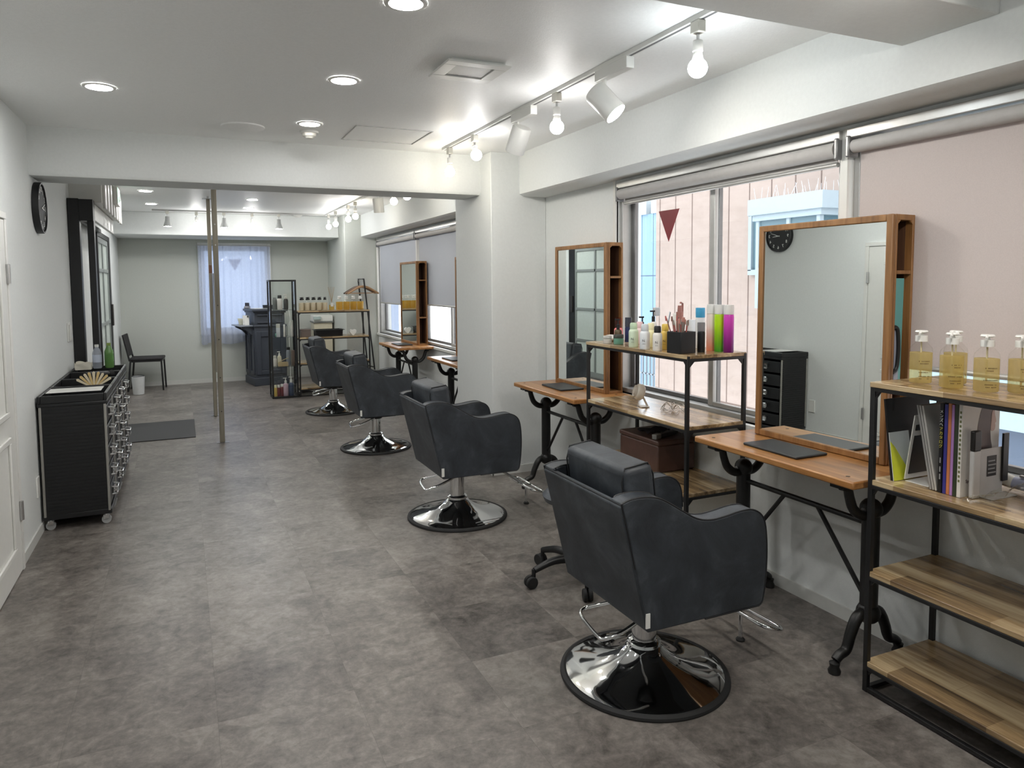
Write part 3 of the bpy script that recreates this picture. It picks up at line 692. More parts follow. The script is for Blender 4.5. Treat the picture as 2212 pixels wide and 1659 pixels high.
# ------------------------------------------------------------------ salon chairs
def salon_chair():
    t = thing('salon_chair', 'nearest slate grey salon chair on a round chrome base', 'salon chair', (1.56, 2.205, 0), 0, 'slate salon chairs at the mirrors')
    prof = [(.317, 0), (.320, .006), (.318, .014), (.306, .02), (.296, .017)]
    MB().lathe([(.29, .001)] + prof + [(.29, .004)], seg=72, cap=False).build('base_rim', 'rubber', t)
    MB().lathe([(.0005, .004), (.297, .010), (.297, .018), (.28, .023), (.24, .030), (.19, .042), (.14, .060), (.10, .083), (.075, .105), (.062, .122), (.0005, .123)], seg=72).build('base_plate', 'chrome', t, angle=1.2)
    MB().lathe([(.046, .12), (.064, .121), (.064, .132), (.056, .140), (.0465, .142), (.0465, .275), (.0005, .275)], seg=36).build('column', 'chrome', t)
    m = MB().cyl((0, -.02, .272), (0, -.02, .31), .055, seg=24); m.box(-.14, -.18, .305, .14, .12, .336); m.build('seat_mount', 'black', t, bevel=.004)
    cy = -.028
    sp = smoothpoly([(-.197, .334, 1), (-.247, .56), (-.300, .784, 1), (-.265, .794), (-.21, .795), (-.145, .780), (-.065, .732), (.0, .694), (.06, .680), (.12, .683), (.19, .692), (.245, .690), (.288, .665), (.308, .62), (.316, .53), (.312, .43), (.300, .352), (.282, .334, 1)], 4)
    for s in (-1, 1):
        a, b = (cy-.2725, cy-.2025) if s < 0 else (cy+.2025, cy+.2725)
        pn = MB().prism(sp, 'y', a, b).build('side_panel', 'leather', t, bevel=.010, seg=3, angle=.6)
        yo = cy + s*.270
        MB().tube([(u*1.002, yo, v) for u, v in sp[4:]][:-1], .0032, 6).build('piping', 'piping', pn)
        MB().tube([(u, cy + s*.2045, v) for u, v in sp if v > .55 and u > -.29], .0032, 6).build('piping', 'piping', pn)
    # back
    def slab(pts, y0, y1): return MB().prism(pts, 'y', y0, y1)
    slab([(-.199, .337), (-.3035, .770), (-.296, .777), (-.275, .777), (-.175, .337)], cy-.2695, cy+.2695).build('back_panel', 'leather', t, bevel=.012, seg=3)
    MB().tube([(-.297, cy-.266, .777), (-.297, cy+.266, .777)], .0032, 6).build('back_piping', 'piping', t)
    slab([(-.232, .775), (-.190, .772), (-.105, .47), (-.135, .44)], cy-.198, cy+.198).build('back_cushion', 'leather', t, bevel=.02, seg=3)
    m = MB().box(-.16, cy-.2015, .336, .285, cy+.2015, .42); m.build('seat_frame', 'leather', t, bevel=.01)
    m = MB().box(-.14, cy-.199, .42, .30, cy+.199, .50); m.build('seat_cushion', 'leather', t, bevel=.028, seg=4)
    R = Matrix.Translation((-.175, cy, .775)) @ Matrix.Rotation(-.12, 4, 'Y')
    hr = MB().box(-.0625, -.2, -.10, .0625, .2, .105, R).build('headrest', 'leather', t, bevel=.026, seg=4)
    for y in (-.188, .188): 
        mm = MB()
        pts = [R @ Vector((.0635*u, y, .106*v)) for u, v in ((-.62, -.9), (-.99, -.6), (-1, .55), (-.72, .98), (.7, .985), (.99, .6), (.99, -.7))]
        mm.tube(pts, .0030, 6).build('headrest_piping', 'piping', hr)
    # foot rest
    fy = .035; m = MB()
    m.tube([(.20, fy-.025, .336), (.47, fy-.025, .150), (.50, fy-.01, .140)], .0095, 10); m.tube([(.20, fy+.025, .336), (.47, fy+.025, .150), (.50, fy+.01, .140)], .0095, 10)
    for sd in (-1, 1):
        m.tube(curve([(.462, fy+sd*.02, .147), (.458, fy+sd*.15, .150), (.470, fy+sd*.192, .148), (.50, fy+sd*.20, .140), (.535, fy+sd*.192, .128), (.552, fy+sd*.15, .122), (.548, fy+sd*.0, .122)], 4), .009, 10)
    m.tube([(.458, fy, .150), (.552, fy, .122)], .009, 10)
    m.tube([(.508, fy, .140), (.508, fy, .012)], .009, 10)
    fr = m.build('foot_rest', 'chrome', t)
    MB().lathe([(.0005, 0), (.018, 0), (.019, .006), (.012, .014), (.0005, .014)], (.508, fy, 0), 16).build('rubber_foot', 'rubber', fr)
    # pump lever
    pts = curve([(-.03, -.085, .285), (-.15, -.10, .245), (-.225, -.085, .222), (-.236, -.05, .218), (-.215, .10, .222), (-.18, .145, .226), (-.12, .11, .248), (-.03, .03, .290)], 5)
    m = MB().tube(pts, .0075, 10); m.build('pump_lever', 'chrome', t)
    bx('care_tag', 'white', (-.206, cy-.276, .352, -.190, cy-.2715, .402), t, rot=None)
    return t
c0 = salon_chair()
dup(c0, (1.56, 4.25, 0), 0, 'second slate salon chair from the camera standing beside the white pillar')
dup(c0, (1.56, 6.38, 0), 0, 'third slate salon chair from the camera in the far room')
dup(c0, (1.56, 8.40, 0), 0, 'farthest slate salon chair in front of the far shelf')
# rolling stool half hidden behind the nearest chair
t = thing('rolling_stool', 'black five star rolling stool behind the nearest salon chair', 'stool', (1.76, 3.07, 0))
m = MB(); m.cyl((0, 0, .07), (0, 0, .14), .035, seg=20)
m.build('hub', 'black', t, bevel=.004)
for k in range(5):
    a = PI + k*2*PI/5; c, s = math.cos(a), math.sin(a)
    pts = curve([(0.02*c, .02*s, .11), (.13*c, .13*s, .115), (.235*c, .235*s, .085)], 4)
    MB().tube(pts, .024, 10, .015).build('base_arm', 'black', t)
    co = MB().cyl((.24*c, .24*s, .04), (.24*c, .24*s, .092), .010).build('caster', 'black', t)
    for q in (-.013, .013):
        MB().cyl((.255*c-s*(q-.009), .255*s+c*(q-.009), .03), (.255*c-s*(q+.009), .255*s+c*(q+.009), .03), .03, seg=20).build('wheel', 'rubber', co, bevel=.004)
MB().cyl((0, 0, .13), (0, 0, .40), .014, seg=16).build('gas_lift', 'black', t)
MB().lathe([(.0005, .395), (.10, .395), (.16, .41), (.17, .435), (.15, .455), (.0005, .462)], seg=32).build('seat', 'leather', t)

# ------------------------------------------------------------------ iron legged tables, mirrors, pads
def station_table():
    t = thing('station_table', 'wooden table on black iron pedestals at the nearest mirror', 'table', (2.39, 2.24, 0), 0, 'iron legged tables at the mirrors')
    bx('tabletop', 'table', (-.215, -.44, .738, .218, .44, .767), t, .006)
    m = MB()
    for x in (-.16, .14):
        for y in (-.37, .37): m.cyl((x, y, .7665), (x, y, .768), .008)
    m.build('screw_plug', C('plug_dark', 60, 38, 26), t)
    for y in (-.345, .345):
        lg = MB(); lg.tube([(0, y, .20), (0, y, .61)], .033, 12)
        lg.sphere((0, y, .615), .042, 14, 10).sphere((0, y, .205), .045, 14, 10)
        for s in (-1, 1):
            lg.tube(curve([(.0, y, .60), (s*.055, y, .598), (s*.098, y, .628), (s*.118, y, .672), (s*.132, y, .712), (s*.165, y, .724)], 5), .021, 10, .016)
            lg.box(s*.165-.03, y-.024, .722, s*.165+.03, y+.024, .738)
            lg.tube(curve([(0, y, .215), (s*.06, y, .195), (s*.095, y, .135), (s*.115, y, .082), (s*.15, y, .066), (s*.172, y, .05)], 5), .023, 10, .017)
            lg.lathe([(.0005, 0), (.022, 0), (.024, .012), (.017, .026), (.02, .042), (.0005, .052)], (s*.176, y, 0), 14)
        lo = lg.build('leg', 'iron', t, angle=1.0)
        MB().cyl((-.044, y, .615), (.044, y, .615), .01).build('bolt', 'steel', lo)
    MB().tube([(0, -.345, .555), (0, .345, .555)], .0115, 10).build('stretcher', 'iron', t)
    for s in (-1, 1): MB().tube([(0, s*.09, .552), (0, s*.325, .26)], .0095, 8).build('brace', 'iron', t)
    return t
tb = station_table()
dup(tb, (2.39, 4.265, 0), 0, 'wooden iron legged table beside the near face of the white pillar')
dup(tb, (2.39, 6.30, 0), 0, 'wooden iron legged table half hidden behind the white pillar')
dup(tb, (2.39, 8.20, 0), 0, 'farthest wooden iron legged table beside the coat rack')
def mirror():
    t = thing('salon_mirror', 'largest wood framed mirror on the nearest table reflecting the clock', 'mirror', (2.467, 2.25, .7685), 0, 'wood framed mirrors on the tables')
    H, y = .978, .34
    m = MB(); 
    for b in ((-y, 0, -y+.028, H), (y-.028, 0, y, H), (-y+.028, H-.028, y-.028, H), (-y+.028, 0, y-.028, .028)): m.box(0, b[0], b[1], .02, b[2], b[3])
    m.build('mirror_frame', 'frame', t, bevel=.004)
    bx('mirror_glass', 'mirror', (.008, -y+.027, .027, .016, y-.027, H-.027), t)
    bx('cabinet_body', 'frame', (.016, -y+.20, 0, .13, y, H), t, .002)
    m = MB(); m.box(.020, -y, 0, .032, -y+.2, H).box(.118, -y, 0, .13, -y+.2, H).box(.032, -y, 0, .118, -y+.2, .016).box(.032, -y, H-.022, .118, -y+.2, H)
    for zz in (H-.022,):
        for x, s in ((.032, 1), (.118, -1)):
            m.prism([(x, zz), (x, zz-.016), (x+s*.016, zz)], 'y', -y, -y+.01)
    m.build('niche_frame', 'frame', t, bevel=.0015)
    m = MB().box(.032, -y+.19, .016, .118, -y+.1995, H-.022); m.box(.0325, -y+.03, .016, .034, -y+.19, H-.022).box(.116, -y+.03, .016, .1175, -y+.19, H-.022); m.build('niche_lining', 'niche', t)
    for z in (H*.32, H*.765): bx('niche_shelf', 'frame', (.0345, -y+.001, z, .1155, -y+.19, z+.014), t, .001)
    return t
mi = mirror(); mi.rotation_euler = (0, .008, .027)
dup(mi, (2.467, 4.265, .767), .006, 'wood framed mirror with dark niches beside the white pillar')
dup(mi, (2.467, 6.37, .767), 0, 'wood framed mirror mostly hidden behind the white pillar')
dup(mi, (2.467, 8.34, .767), 0, 'farthest wood framed mirror reflecting yellow bottles')
def pad(loc, label, rz=0):
    o = bx('leather_pad', 'leatherpad', (-.088, -.152, 0, .088, .152, .012), None, .005, loc, (0, 0, rz)); return tag(o, label, 'pad', 'black pads on the tables')
pad((2.335, 2.285, .767), 'black pad before the nearest mirror'); pad((2.365, 4.315, .767), 'black pad before the mirror beside the pillar', -.04)
pad((2.335, 6.36, .767), 'black pad on the table half hidden by the pillar'); pad((2.335, 8.18, .767), 'black pad before the farthest mirror')
t = thing('teal_folder', 'teal folder leaning inside the niche of the nearest mirror', 'folder', (2.539, 1.924, 1.100), .027)
bx('cover', C('teal', 96, 158, 156, .5), (-.038, 0, .002, .030, .006, .40), t, .001, rot=(0, .02, 0)); bx('sheets', 'white', (.020, .007, .002, .028, .10, .395), t, .001, rot=(0, .02, 0))
bx('tablet', C('tablet_grey', 150, 156, 170, .25), (-.034, -.004, .002, .012, -.001, .20), t, .002)
t = thing('hair_brush', 'black curved brush handle hanging from the niche of the nearest mirror', 'brush', (2.512, 1.937, 1.102))
MB().tube(curve([(0, -.02, .21), (.022, -.02, .20), (.03, -.02, .15), (.03, -.02, .09), (.022, -.02, .045), (0, -.02, .03)]), .008, 10).build('handle', 'black', t)
MB().tube([(0, -.02, .0), (0, -.02, .215)], .005, 8).build('spine', 'black', t)

# ------------------------------------------------------------------ iron and plank shelf units
LEV = (1.135, .785, .45, .115)
def shelf_unit():
    t = thing('shelf_unit', 'black iron and plank shelf unit nearest the camera at the right edge', 'shelf', (2.213, .822, 0), 0, 'iron and plank shelf units')
    L, D, p = .95, .372, .018
    for x in (0, D-p):
        for y in (0, L-p): bx('post', 'blackmetal', (x, y, 0, x+p, y+p, 1.13), t, .0015)
    for z in LEV + (.018,):
        m = MB(); zt = z-.019 if z > .05 else .018
        for b in ((0, p, p, L-p), (D-p, p, D, L-p), (p, 0, D-p, p), (p, L-p, D-p, L)): m.box(b[0], b[1], zt-.014, b[2], b[3], zt)
        if z > .05:
            for x, s in ((p, 1), (D-p, -1)):
                for y in (.004, L-.014): m.prism([(x, zt-.014), (x+s*.03, zt-.014), (x, zt-.044)], 'y', y, y+.01)
            for y, s in ((p, 1), (L-p, -1)):
                m.prism([(y, zt-.014), (y+s*.018, zt-.014), (y, zt-.034)], 'x', .004, .014)
        m.build('rail_frame', 'blackmetal', t, bevel=.001)
    for z in LEV:
        bx('shelf_board', 'board', (-.004 if z > 1.1 else .001, .001, z-.0188, D-.001, L-.001, z), t, .002)
    return t
su = shelf_unit()
dup(su, (2.213, 2.785, 0), 0, 'iron and plank shelf unit between the two near mirrors')
dup(su, (2.312, 9.66, 0), PI/2, 'far iron and plank shelf unit beside the glass case')
T1, T2, T3 = LEV[0]+.0008, LEV[1]+.0008, LEV[2]+.0008

# amber pump bottles on the nearest shelf
M['amberliq'] = sheer('pale_amber_liquid', rgb(232, 216, 158), .62, .5, 40, (.95, .90, .70, 1))
M['amber2'] = sheer('deeper_amber_liquid', rgb(232, 200, 116), .6, .5, 40, (.96, .86, .55, 1))
M['clearplastic'] = clear('clear_plastic', (.985, .985, .98, 1), .04, .45)
def pump_bottle(label, loc, group, liquid='amberliq', pump='white', h=.182, r=.036, detail=True, rz=0, cat='bottle'):
    t = thing('pump_bottle', label, cat, loc, rz, group); k = h/.182
    MB().lathe([(.0005, .003), (r*.92, .001), (r, .006), (r, .112*k), (r*.94, .124*k), (.018, .143*k), (.0165, .150*k)], seg=24).build('bottle', 'clearplastic', t)
    MB().lathe([(.0005, .005), (r*.9, .004), (r*.965, .008), (r*.965, .108*k), (.0005, .108*k)], seg=24).build('liquid', liquid, t)
    MB().lathe([(.0005, .146*k), (.0195, .146*k), (.0195, .166*k), (.008, .168*k), (.006, .177*k), (.0005, .177*k)], seg=20).build('pump_collar', pump, t)
    m = MB().tube([(.016, 0, .1785*k), (-.02, 0, .1795*k), (-.050, 0, .1745*k)], .0052, 8, .0036); m.lathe([(.0005, .174*k), (.014, .175*k), (.021, .179*k), (.018, .184*k), (.0005, .185*k)], seg=18); m.build('pump_head', pump, t)
    if detail:
        MB().tube([(0, 0, .01), (0, 0, .146*k)], .0028, 8).build('dip_tube', C('tube_pale', 206, 196, 160), t)
        for zz, n in ((.078, 9), (.070, 7), (.040, 11), (.026, 9), (.018, 8)):
            m = MB()
            for i in range(n):
                a = PI + .5 + (i-n/2)*.11; ww = random.uniform(.03, .045)
                if random.random() < .2: continue
                q = [(r+.0006)*math.cos(a-ww), (r+.0006)*math.sin(a-ww), (r+.0006)*math.cos(a+ww), (r+.0006)*math.sin(a+ww)]
                m.rings([[(q[0], q[1], zz*k), (q[2], q[3], zz*k)], [(q[0], q[1], zz*k+.0035), (q[2], q[3], zz*k+.0035)]], cap=False)
            m.build('print_line', C('print_brown', 92, 74, 40), t)
    return t
G = 'amber pump bottles on the nearest shelf'
for i, (x, y) in enumerate(((2.325, 1.665), (2.310, 1.545), (2.322, 1.440), (2.385, 1.372))):
    pump_bottle(('leftmost amber pump bottle standing on the nearest shelf', 'second amber pump bottle from the left on the nearest shelf', 'third amber pump bottle from the left on the nearest shelf', 'rightmost amber pump bottle cut by the photo edge')[i], (x, y, T1), G, rz=.5)
pump_bottle('amber pump bottle hidden behind the second one on the nearest shelf', (2.41, 1.60, T1), G, rz=.3)

# books and folders on the nearest shelf
def book(label, y, th, h, d, cover, x=2.282, name='magazine', grp='magazines standing on the nearest shelf'):
    t = thing(name, label, 'magazine', (x, y, T2), 0, grp)
    m = MB().box(0, 0, 0, .002, th, h).box(.002, 0, 0, d, .0014, h).box(.002, th-.0014, 0, d, th, h); m.build('cover', cover, t)
    bx('pages', 'offwhite', (.002, .0014, .002, d-.003, th-.0014, h-.002), t)
    return t
mg = book('white beauty magazine with a long haired portrait on its cover', 1.484, .012, .312, .19, C('cover_white', 222, 218, 212))
m = MB()
for i in range(16): m.box(-.0006, .003, .05+i*.015, 0, .009, .058+i*.015)
m.build('spine_print', C('spine_olive', 110, 112, 70), mg)
def flat(poly, name, mat, par, y, dz=0): return MB().prism(poly, 'y', y-.0005, y).build(name, mat, par, smooth=False)
hair = smoothpoly([(.085, .145), (.075, .20), (.082, .25), (.10, .295), (.125, .305), (.15, .298), (.162, .27), (.15, .255), (.142, .22), (.146, .18), (.15, .145)], 4)
flat(hair, 'hair_print', C('print_hair', 92, 74, 68), mg, -.0002)
flat(smoothpoly([(.144, .21), (.145, .24), (.148, .27), (.158, .275), (.164, .258), (.170, .238), (.165, .232), (.167, .22), (.160, .208)], 3), 'face_print', C('print_skin', 196, 164, 150), mg, -.0008)
m = MB(); m.box(.157, -.0012, .252, .164, -.0010, .256).box(.160, -.0012, .222, .167, -.0010, .226); m.build('feature_print', C('print_dark', 70, 44, 44), mg)
text('title_print', 'Spring', .016, C('print_dark', 70, 44, 44), mg, (.045, -.0005, .05), (PI/2, 0, 0), .0003)
for args in (('dark green magazine left of the white one', 1.4975, .012, .306, .19, C('mag_green', 52, 60, 42)), ('lilac magazine spine between orange and green', 1.5108, .009, .30, .19, C('mag_lilac', 176, 130, 190)),
             ('orange magazine spine left of the lilac one', 1.5212, .010, .303, .19, C('mag_orange', 200, 124, 78)), ('indigo magazine spine left of the orange one', 1.5330, .011, .298, .19, C('mag_indigo', 62, 58, 140))): book(*args)
bk = book('black magazine with yellow and white katakana down its spine', 1.5460, .012, .30, .19, C('mag_black', 24, 23, 24), 2.279)
sp = 'メンズヘアカタログ'
for i, chh in enumerate(sp):
    text('spine_letter', chh, .0135, 'white' if i < 4 else C('spine_yellow', 226, 214, 90), bk, (-.0006, .006, .272-i*.0145), (PI/2, 0, -PI/2), .0003)
for zz in (.10, .07, .045): bx('spine_mark', C('spine_grey', 150, 150, 150), (-.0006, .004, zz, 0, .008, zz+.018), bk)
for k in range(3):
    o = MB().box(0, 0, 0, .19, .007, .285).build('brochure', C('mag_grey%d' % k, 186-16*k, 184-16*k, 178-14*k), None, (2.283, 1.563+.0095*k, T2+.002), (-.20, 0, 0), bevel=.001)
    tag(o, ('grey brochure leaning beside the black katakana magazine', 'middle of the three leaning grey brochures', 'leftmost of the three leaning grey brochures')[k], 'brochure', 'grey brochures leaning on the nearest shelf')
t = thing('desk_calendar', 'white tent card stand with a black panel on the nearest shelf', 'card stand', (2.30, 1.650, T2))
bx('front_leaf', 'white', (0, .044, .001, .14, .0475, .235), t, rot=(.14, 0, 0)); bx('black_panel', C('panel_black', 30, 27, 26), (.012, .0405, .02, .13, .0438, .16), t, rot=(.14, 0, 0)); bx('black_bar', 'panel_black', (.012, .0405, .18, .13, .0438, .20), t, rot=(.14, 0, 0))
bx('base_leaf', 'white', (0, -.045, .0005, .14, .042, .003), t)
fo = bx('folder', C('folder_black', 14, 14, 16, .7), (0, 0, 0, .23, .008, .288), None, .001, (2.262, 1.712, T2+.001), (-.125, 0, 0)); tag(fo, 'large black folder leaning to the left post of the nearest shelf', 'folder')
t = thing('leaflet', 'yellow green leaflet in front of the leaning black folder', 'leaflet', (2.262, 1.706, T2+.001)); t.rotation_euler = (-.14, 0, 0)
bx('sheet', C('leaf_pale', 196, 204, 206), (0, 0, 0, .10, .003, .17), t); MB().prism([(.0, .0), (.10, 0), (.02, .12), (0, .14)], 'y', -.0006, 0).build('yellow_print', C('leaf_yellow', 206, 214, 60), t)
t = thing('acrylic_holder', 'pale card holder with a dark window before the white magazine', 'card holder', (2.345, 1.448, T2))
bx('back_plate', C('holder_grey', 190, 188, 186, .3), (-.0, .018, 0, .125, .021, .155), t, .002)
bx('dark_window', C('panel_black', 30, 27, 26), (.040, .0165, .062, .088, .0178, .130), t, .0006)
m = MB()
for i in range(4): m.box(.044, .0158, .072+i*.013, .084-.005*(i % 2), .0164, .076+i*.013)
m.build('print_line', C('spine_grey', 150, 150, 150), t)
bx('dark_card', C('panel_black', 30, 27, 26), (.112, .010, .04, .140, .017, .20), t, .001); bx('foot', 'holder_grey', (0, -.03, 0, .125, .018, .003), t)
t = thing('dark_bottle', 'dark capped pale bottle in front of the magazine cover', 'bottle', (2.318, 1.462, T2)); bx('body', C('tubepale', 204, 202, 200), (-.018, -.008, 0, .018, .008, .155), t, .004); bx('cap', C('panel_black', 30, 27, 26), (-.018, -.008, .155, .018, .008, .222), t, .004)
def bagfn(u, v):
    x = .34*u; w = (.07 + .05*u)*(.6+.4*math.sin(PI*v)); x *= .75; return (x, -.10*u + (v-.5)*2*w*.7 + .008*math.sin(u*23+v*5), .004 + .07*u*math.sin(PI*v) + .012*abs(math.sin(u*17+v*9)))
o = MB().grid(bagfn, 34, 12).build('plastic_bag', clear('bag_film', (.93, .93, .90, 1), .25, 1.0), None, (2.225, 1.42, T2+.001)); tag(o, 'crumpled clear plastic bag lying on the nearest shelf', 'plastic bag')
t = thing('curling_iron', 'pale blue grey styling iron lying at the back of the nearest shelf', 'styling iron', (2.52, 1.40, T2+.028))
MB().tube([(0, -.12, 0), (0, .06, 0)], .024, 16, .020).build('barrel', C('iron_blue', 176, 182, 206), t); MB().tube([(0, .06, 0), (-.01, .12, .012)], .021, 14, .026).build('tip', 'offwhite', t)
bx('clamp', 'alu', (-.006, -.10, .022, .006, .04, .030), t, .002)
t = thing('potted_sprig', 'small green sprig at the right edge of the nearest shelf', 'plant', (2.54, 1.225, T2))
MB().lathe([(.0005, 0), (.022, 0), (.028, .05), (.0005, .048)], seg=18).build('pot', 'offwhite', t)
m = MB()
for i in range(9):
    a = i*.7; m.rings([[(0, 0, .045), (.004, .003, .05)], [(.03*math.cos(a)-.008, .03*math.sin(a), .075), (.03*math.cos(a)+.008, .03*math.sin(a), .078)], [(.05*math.cos(a), .05*math.sin(a), .07+.01*(i % 3)), (.05*math.cos(a)+.001, .05*math.sin(a), .07+.01*(i % 3))]], cap=False)
m.build('leaf', C('leaf_green', 70, 120, 66), t)
o = MB().lathe([(.0005, 0), (.026, 0), (.03, .01), (.03, .05), (.026, .06), (.0005, .06)], seg=24).build('wooden_pot', C('pot_brown', 120, 94, 72), None, (2.34, 1.275, T2)); tag(o, 'small brown pot at the right edge of the nearest shelf', 'pot')

# ------------------------------------------------------------------ products on the middle shelf
GP = 'hair products on the middle shelf'
def product(name, label, x, y, z, h, w, body, cap, kind, capfrac=.28, cat='bottle', logo=False, lower=None, rz=0):
    t = thing(name, label, cat, (x, y, z), rz, GP); r = w/2
    if kind == 'can':
        hc = h*(1-capfrac)
        MB().lathe([(.0005, .001), (r*.95, 0), (r, .003), (r, hc-.008), (r*.92, hc), (.0005, hc)], seg=24).build('body', body, t)
        if lower: MB().lathe([(r+.0004, .002), (r+.0004, hc*.45)], seg=24, cap=False).build('lower_band', lower, t)
        MB().lathe([(r*.9, hc), (r*.99, hc+.001), (r*.99, h-.004), (r*.95, h), (.0005, h)], seg=24, cap=False).build('cap', cap, t)
    elif kind == 'round':
        hc = h*(1-capfrac)
        MB().lathe([(.0005, .001), (r*.93, 0), (r, .006), (r, hc*.84), (r*.93, hc*.92), (r*.70, hc), (.0005, hc)], seg=24).build('body', body, t)
        MB().lathe([(r*.72, hc-.001), (r*.76, hc+.003), (r*.74, h-.008), (r*.6, h), (.0005, h)], seg=24, cap=False).build('cap', cap, t)
    elif kind == 'pump':
        hc = h*(1-capfrac)
        MB().lathe([(.0005, .001), (r*.93, 0), (r, .006), (r, hc*.82), (r*.8, hc*.95), (r*.4, hc), (.0005, hc)], seg=22).build('body', body, t)
        m = MB().lathe([(r*.45, hc-.002), (r*.45, hc+(h-hc)*.45), (r*.18, hc+(h-hc)*.5), (r*.18, h-.006), (.0005, h-.006)], seg=16, cap=False); m.box(-r*.95, -.006, h-.009, r*.35, .006, h); m.build('pump', cap, t)
    elif kind == 'jar':
        hc = h*(1-capfrac)
        MB().lathe([(.0005, .001), (r*.93, 0), (r, .004), (r, hc-.002), (.0005, hc)], seg=26).build('body', body, t)
        MB().lathe([(r*1.02, hc), (r*1.02, h-.003), (r*.95, h), (.0005, h)], seg=26, cap=False).build('lid', cap, t)
    if logo:
        R = Matrix.Rotation(-rz, 3, 'Z'); dr = Vector((-.72, -.69, 0))
        q = R @ (dr*(r+.0008)); text('logo', 'N.', w*.34, C('logo_dark', 60, 62, 64), t, (q.x, q.y, h*.34), (PI/2, 0, -.81-rz), .0004)
        m = MB()
        text('caption', 'hair oil', w*.10, 'logo_dark', t, (q.x, q.y, h*.22), (PI/2, 0, -.81-rz), .0004)
    return t
P = product
P('pink_bottle', 'pink translucent bottle with a clear neck at the left end of the middle shelf', 2.412, 3.69, T1, .140, .054, C('pinkgel', 232, 128, 128, .2), clear('pink_clear', (.95, .62, .60, 1), .05), 'round', .45)
o = MB().sphere((0, 0, 0), .046, 24, 12, .42).build('soap_dish', 'white', None, (2.345, 3.67, T1+.0205)); o.scale = (1, 1, 1); tag(o, 'white rounded soap case at the left front of the middle shelf', 'case')
P('cream_jar', 'small clear and white jar at the front left of the middle shelf', 2.242, 3.546, T1, .045, .050, C('jar_white', 206, 204, 198, .25), C('jar_lid', 190, 190, 186, .2), 'jar', .3, 'jar')
P('green_jar', 'green jar with dark lid at the front of the middle shelf', 2.272, 3.475, T1, .056, .058, C('jar_green', 104, 156, 138, .3), C('jar_dark', 58, 60, 54), 'jar', .35, 'jar')
P('dropper_bottle', 'dark amber bottle with black pump behind the green jar', 2.350, 3.600, T1, .138, .044, C('amber_dark', 84, 72, 50, .2), 'black', 'pump', .45)
P('navy_bottle', 'navy bottle with dark clear cap on the middle shelf', 2.402, 3.57, T1, .146, .040, C('navy', 34, 42, 84, .25), C('navycap', 54, 58, 70, .15), 'can', .38)
P('pale_green_bottle', 'pale green bottle with rounded cap on the middle shelf', 2.246, 3.287, T1, .133, .053, C('palegreen', 208, 224, 200), C('palegreencap', 190, 212, 184), 'round', .26, logo=True)
P('pale_pink_bottle', 'pale pink bottle behind the pale green one', 2.385, 3.43, T1, .128, .050, C('palepink', 228, 204, 204), C('palepinkcap', 230, 196, 200), 'round', .28)
P('white_bottle', 'bluish white bottle right of the pale green one', 2.232, 3.162, T1, .133, .053, C('bluewhite', 224, 228, 232), C('bluewhitecap', 206, 212, 218), 'round', .28, logo=True)
P('cream_bottle', 'pale yellow bottle behind the bluish white one', 2.322, 3.235, T1, .132, .050, C('paleyellow', 228, 224, 178), C('paleyellowcap', 232, 228, 190), 'round', .28)
P('black_pump_bottle', 'clear bottle with wide black pump behind the pale green bottle', 2.474, 3.53, T1, .152, .044, C('clearishgrey', 196, 196, 194, .15), 'black', 'pump', .42)
P('white_bottle', 'white bottle with black cap left of the brush pot', 2.234, 3.053, T1, .129, .049, C('milkwhite', 230, 226, 220), C('softblack', 36, 35, 38), 'round', .27, logo=True)
P('mustard_bottle', 'mustard yellow bottle behind the black capped white one', 2.308, 3.087, T1, .135, .050, C('mustard', 222, 188, 92), C('mustardcap', 226, 192, 90), 'round', .27, logo=True)
P('black_pump_bottle', 'white bottle with tall black pump behind the cream one', 2.487, 3.44, T1, .190, .042, C('milkwhite', 230, 226, 220), 'black', 'pump', .34)
t = thing('tilted_card', 'grey card with a pale print tilted behind the bottles', 'card', (2.525, 3.385, T1), -.6); bx('card', C('cardgrey', 92, 92, 96), (-.004, -.05, .0, .0, .05, .185), t, .001, rot=(0, .18, 0))
bx('pale_print', 'offwhite', (-.006, -.02, .06, -.0042, .02, .10), t, rot=(0, .18, 0))
t = thing('spray_bottle', 'clear spray bottle with grey trigger behind the card', 'spray bottle', (2.548, 3.485, T1), .3, GP)
MB().lathe([(.0005, 0), (.028, .001), (.029, .10), (.014, .145), (.012, .155), (.0005, .156)], seg=20).build('body', 'clearplastic', t); bx('trigger_head', C('triggergrey', 186, 188, 190), (-.035, -.010, .155, .016, .010, .205), t, .005)
P('lavender_box', 'white and lavender carton behind the brush pot', 2.550, 3.295, T1, .175, .055, C('lavender', 206, 184, 214), 'white', 'can', .5, 'carton')
t = thing('brush_pot', 'square black pot full of makeup brushes on the middle shelf', 'pot', (2.270, 2.905, T1), .12)
m = MB()
for b in ((-.05, -.05, .05, -.045), (-.05, .045, .05, .05), (-.05, -.045, -.045, .045), (.045, -.045, .05, .045)): m.box(b[0], b[1], 0, b[2], b[3], .108)
m.box(-.045, -.045, 0, .045, .045, .004); m.build('pot', 'black', t, bevel=.002)
br = [C('brush_rose', 196, 140, 130), C('brush_brown', 128, 92, 84), C('brush_red', 176, 88, 84), C('brush_grey', 150, 140, 132)]
for i in range(16):
    x, y = random.uniform(-.034, .034), random.uniform(-.034, .034); dx, dy = x*.6+random.uniform(-.012, .012), y*.6+random.uniform(-.012, .012); hh = random.uniform(.135, .175)
    bo = MB().tube([(x*.6, y*.6, .006), (x+dx, y+dy, hh)], .0032, 6).build('brush_handle', br[i % 4], t)
    MB().tube([(x+dx, y+dy, hh-.012), (x+dx*1.15, y+dy*1.15, hh+.012)], .0055, 8, .0035).build('bristle', br[(i+1) % 4], bo)
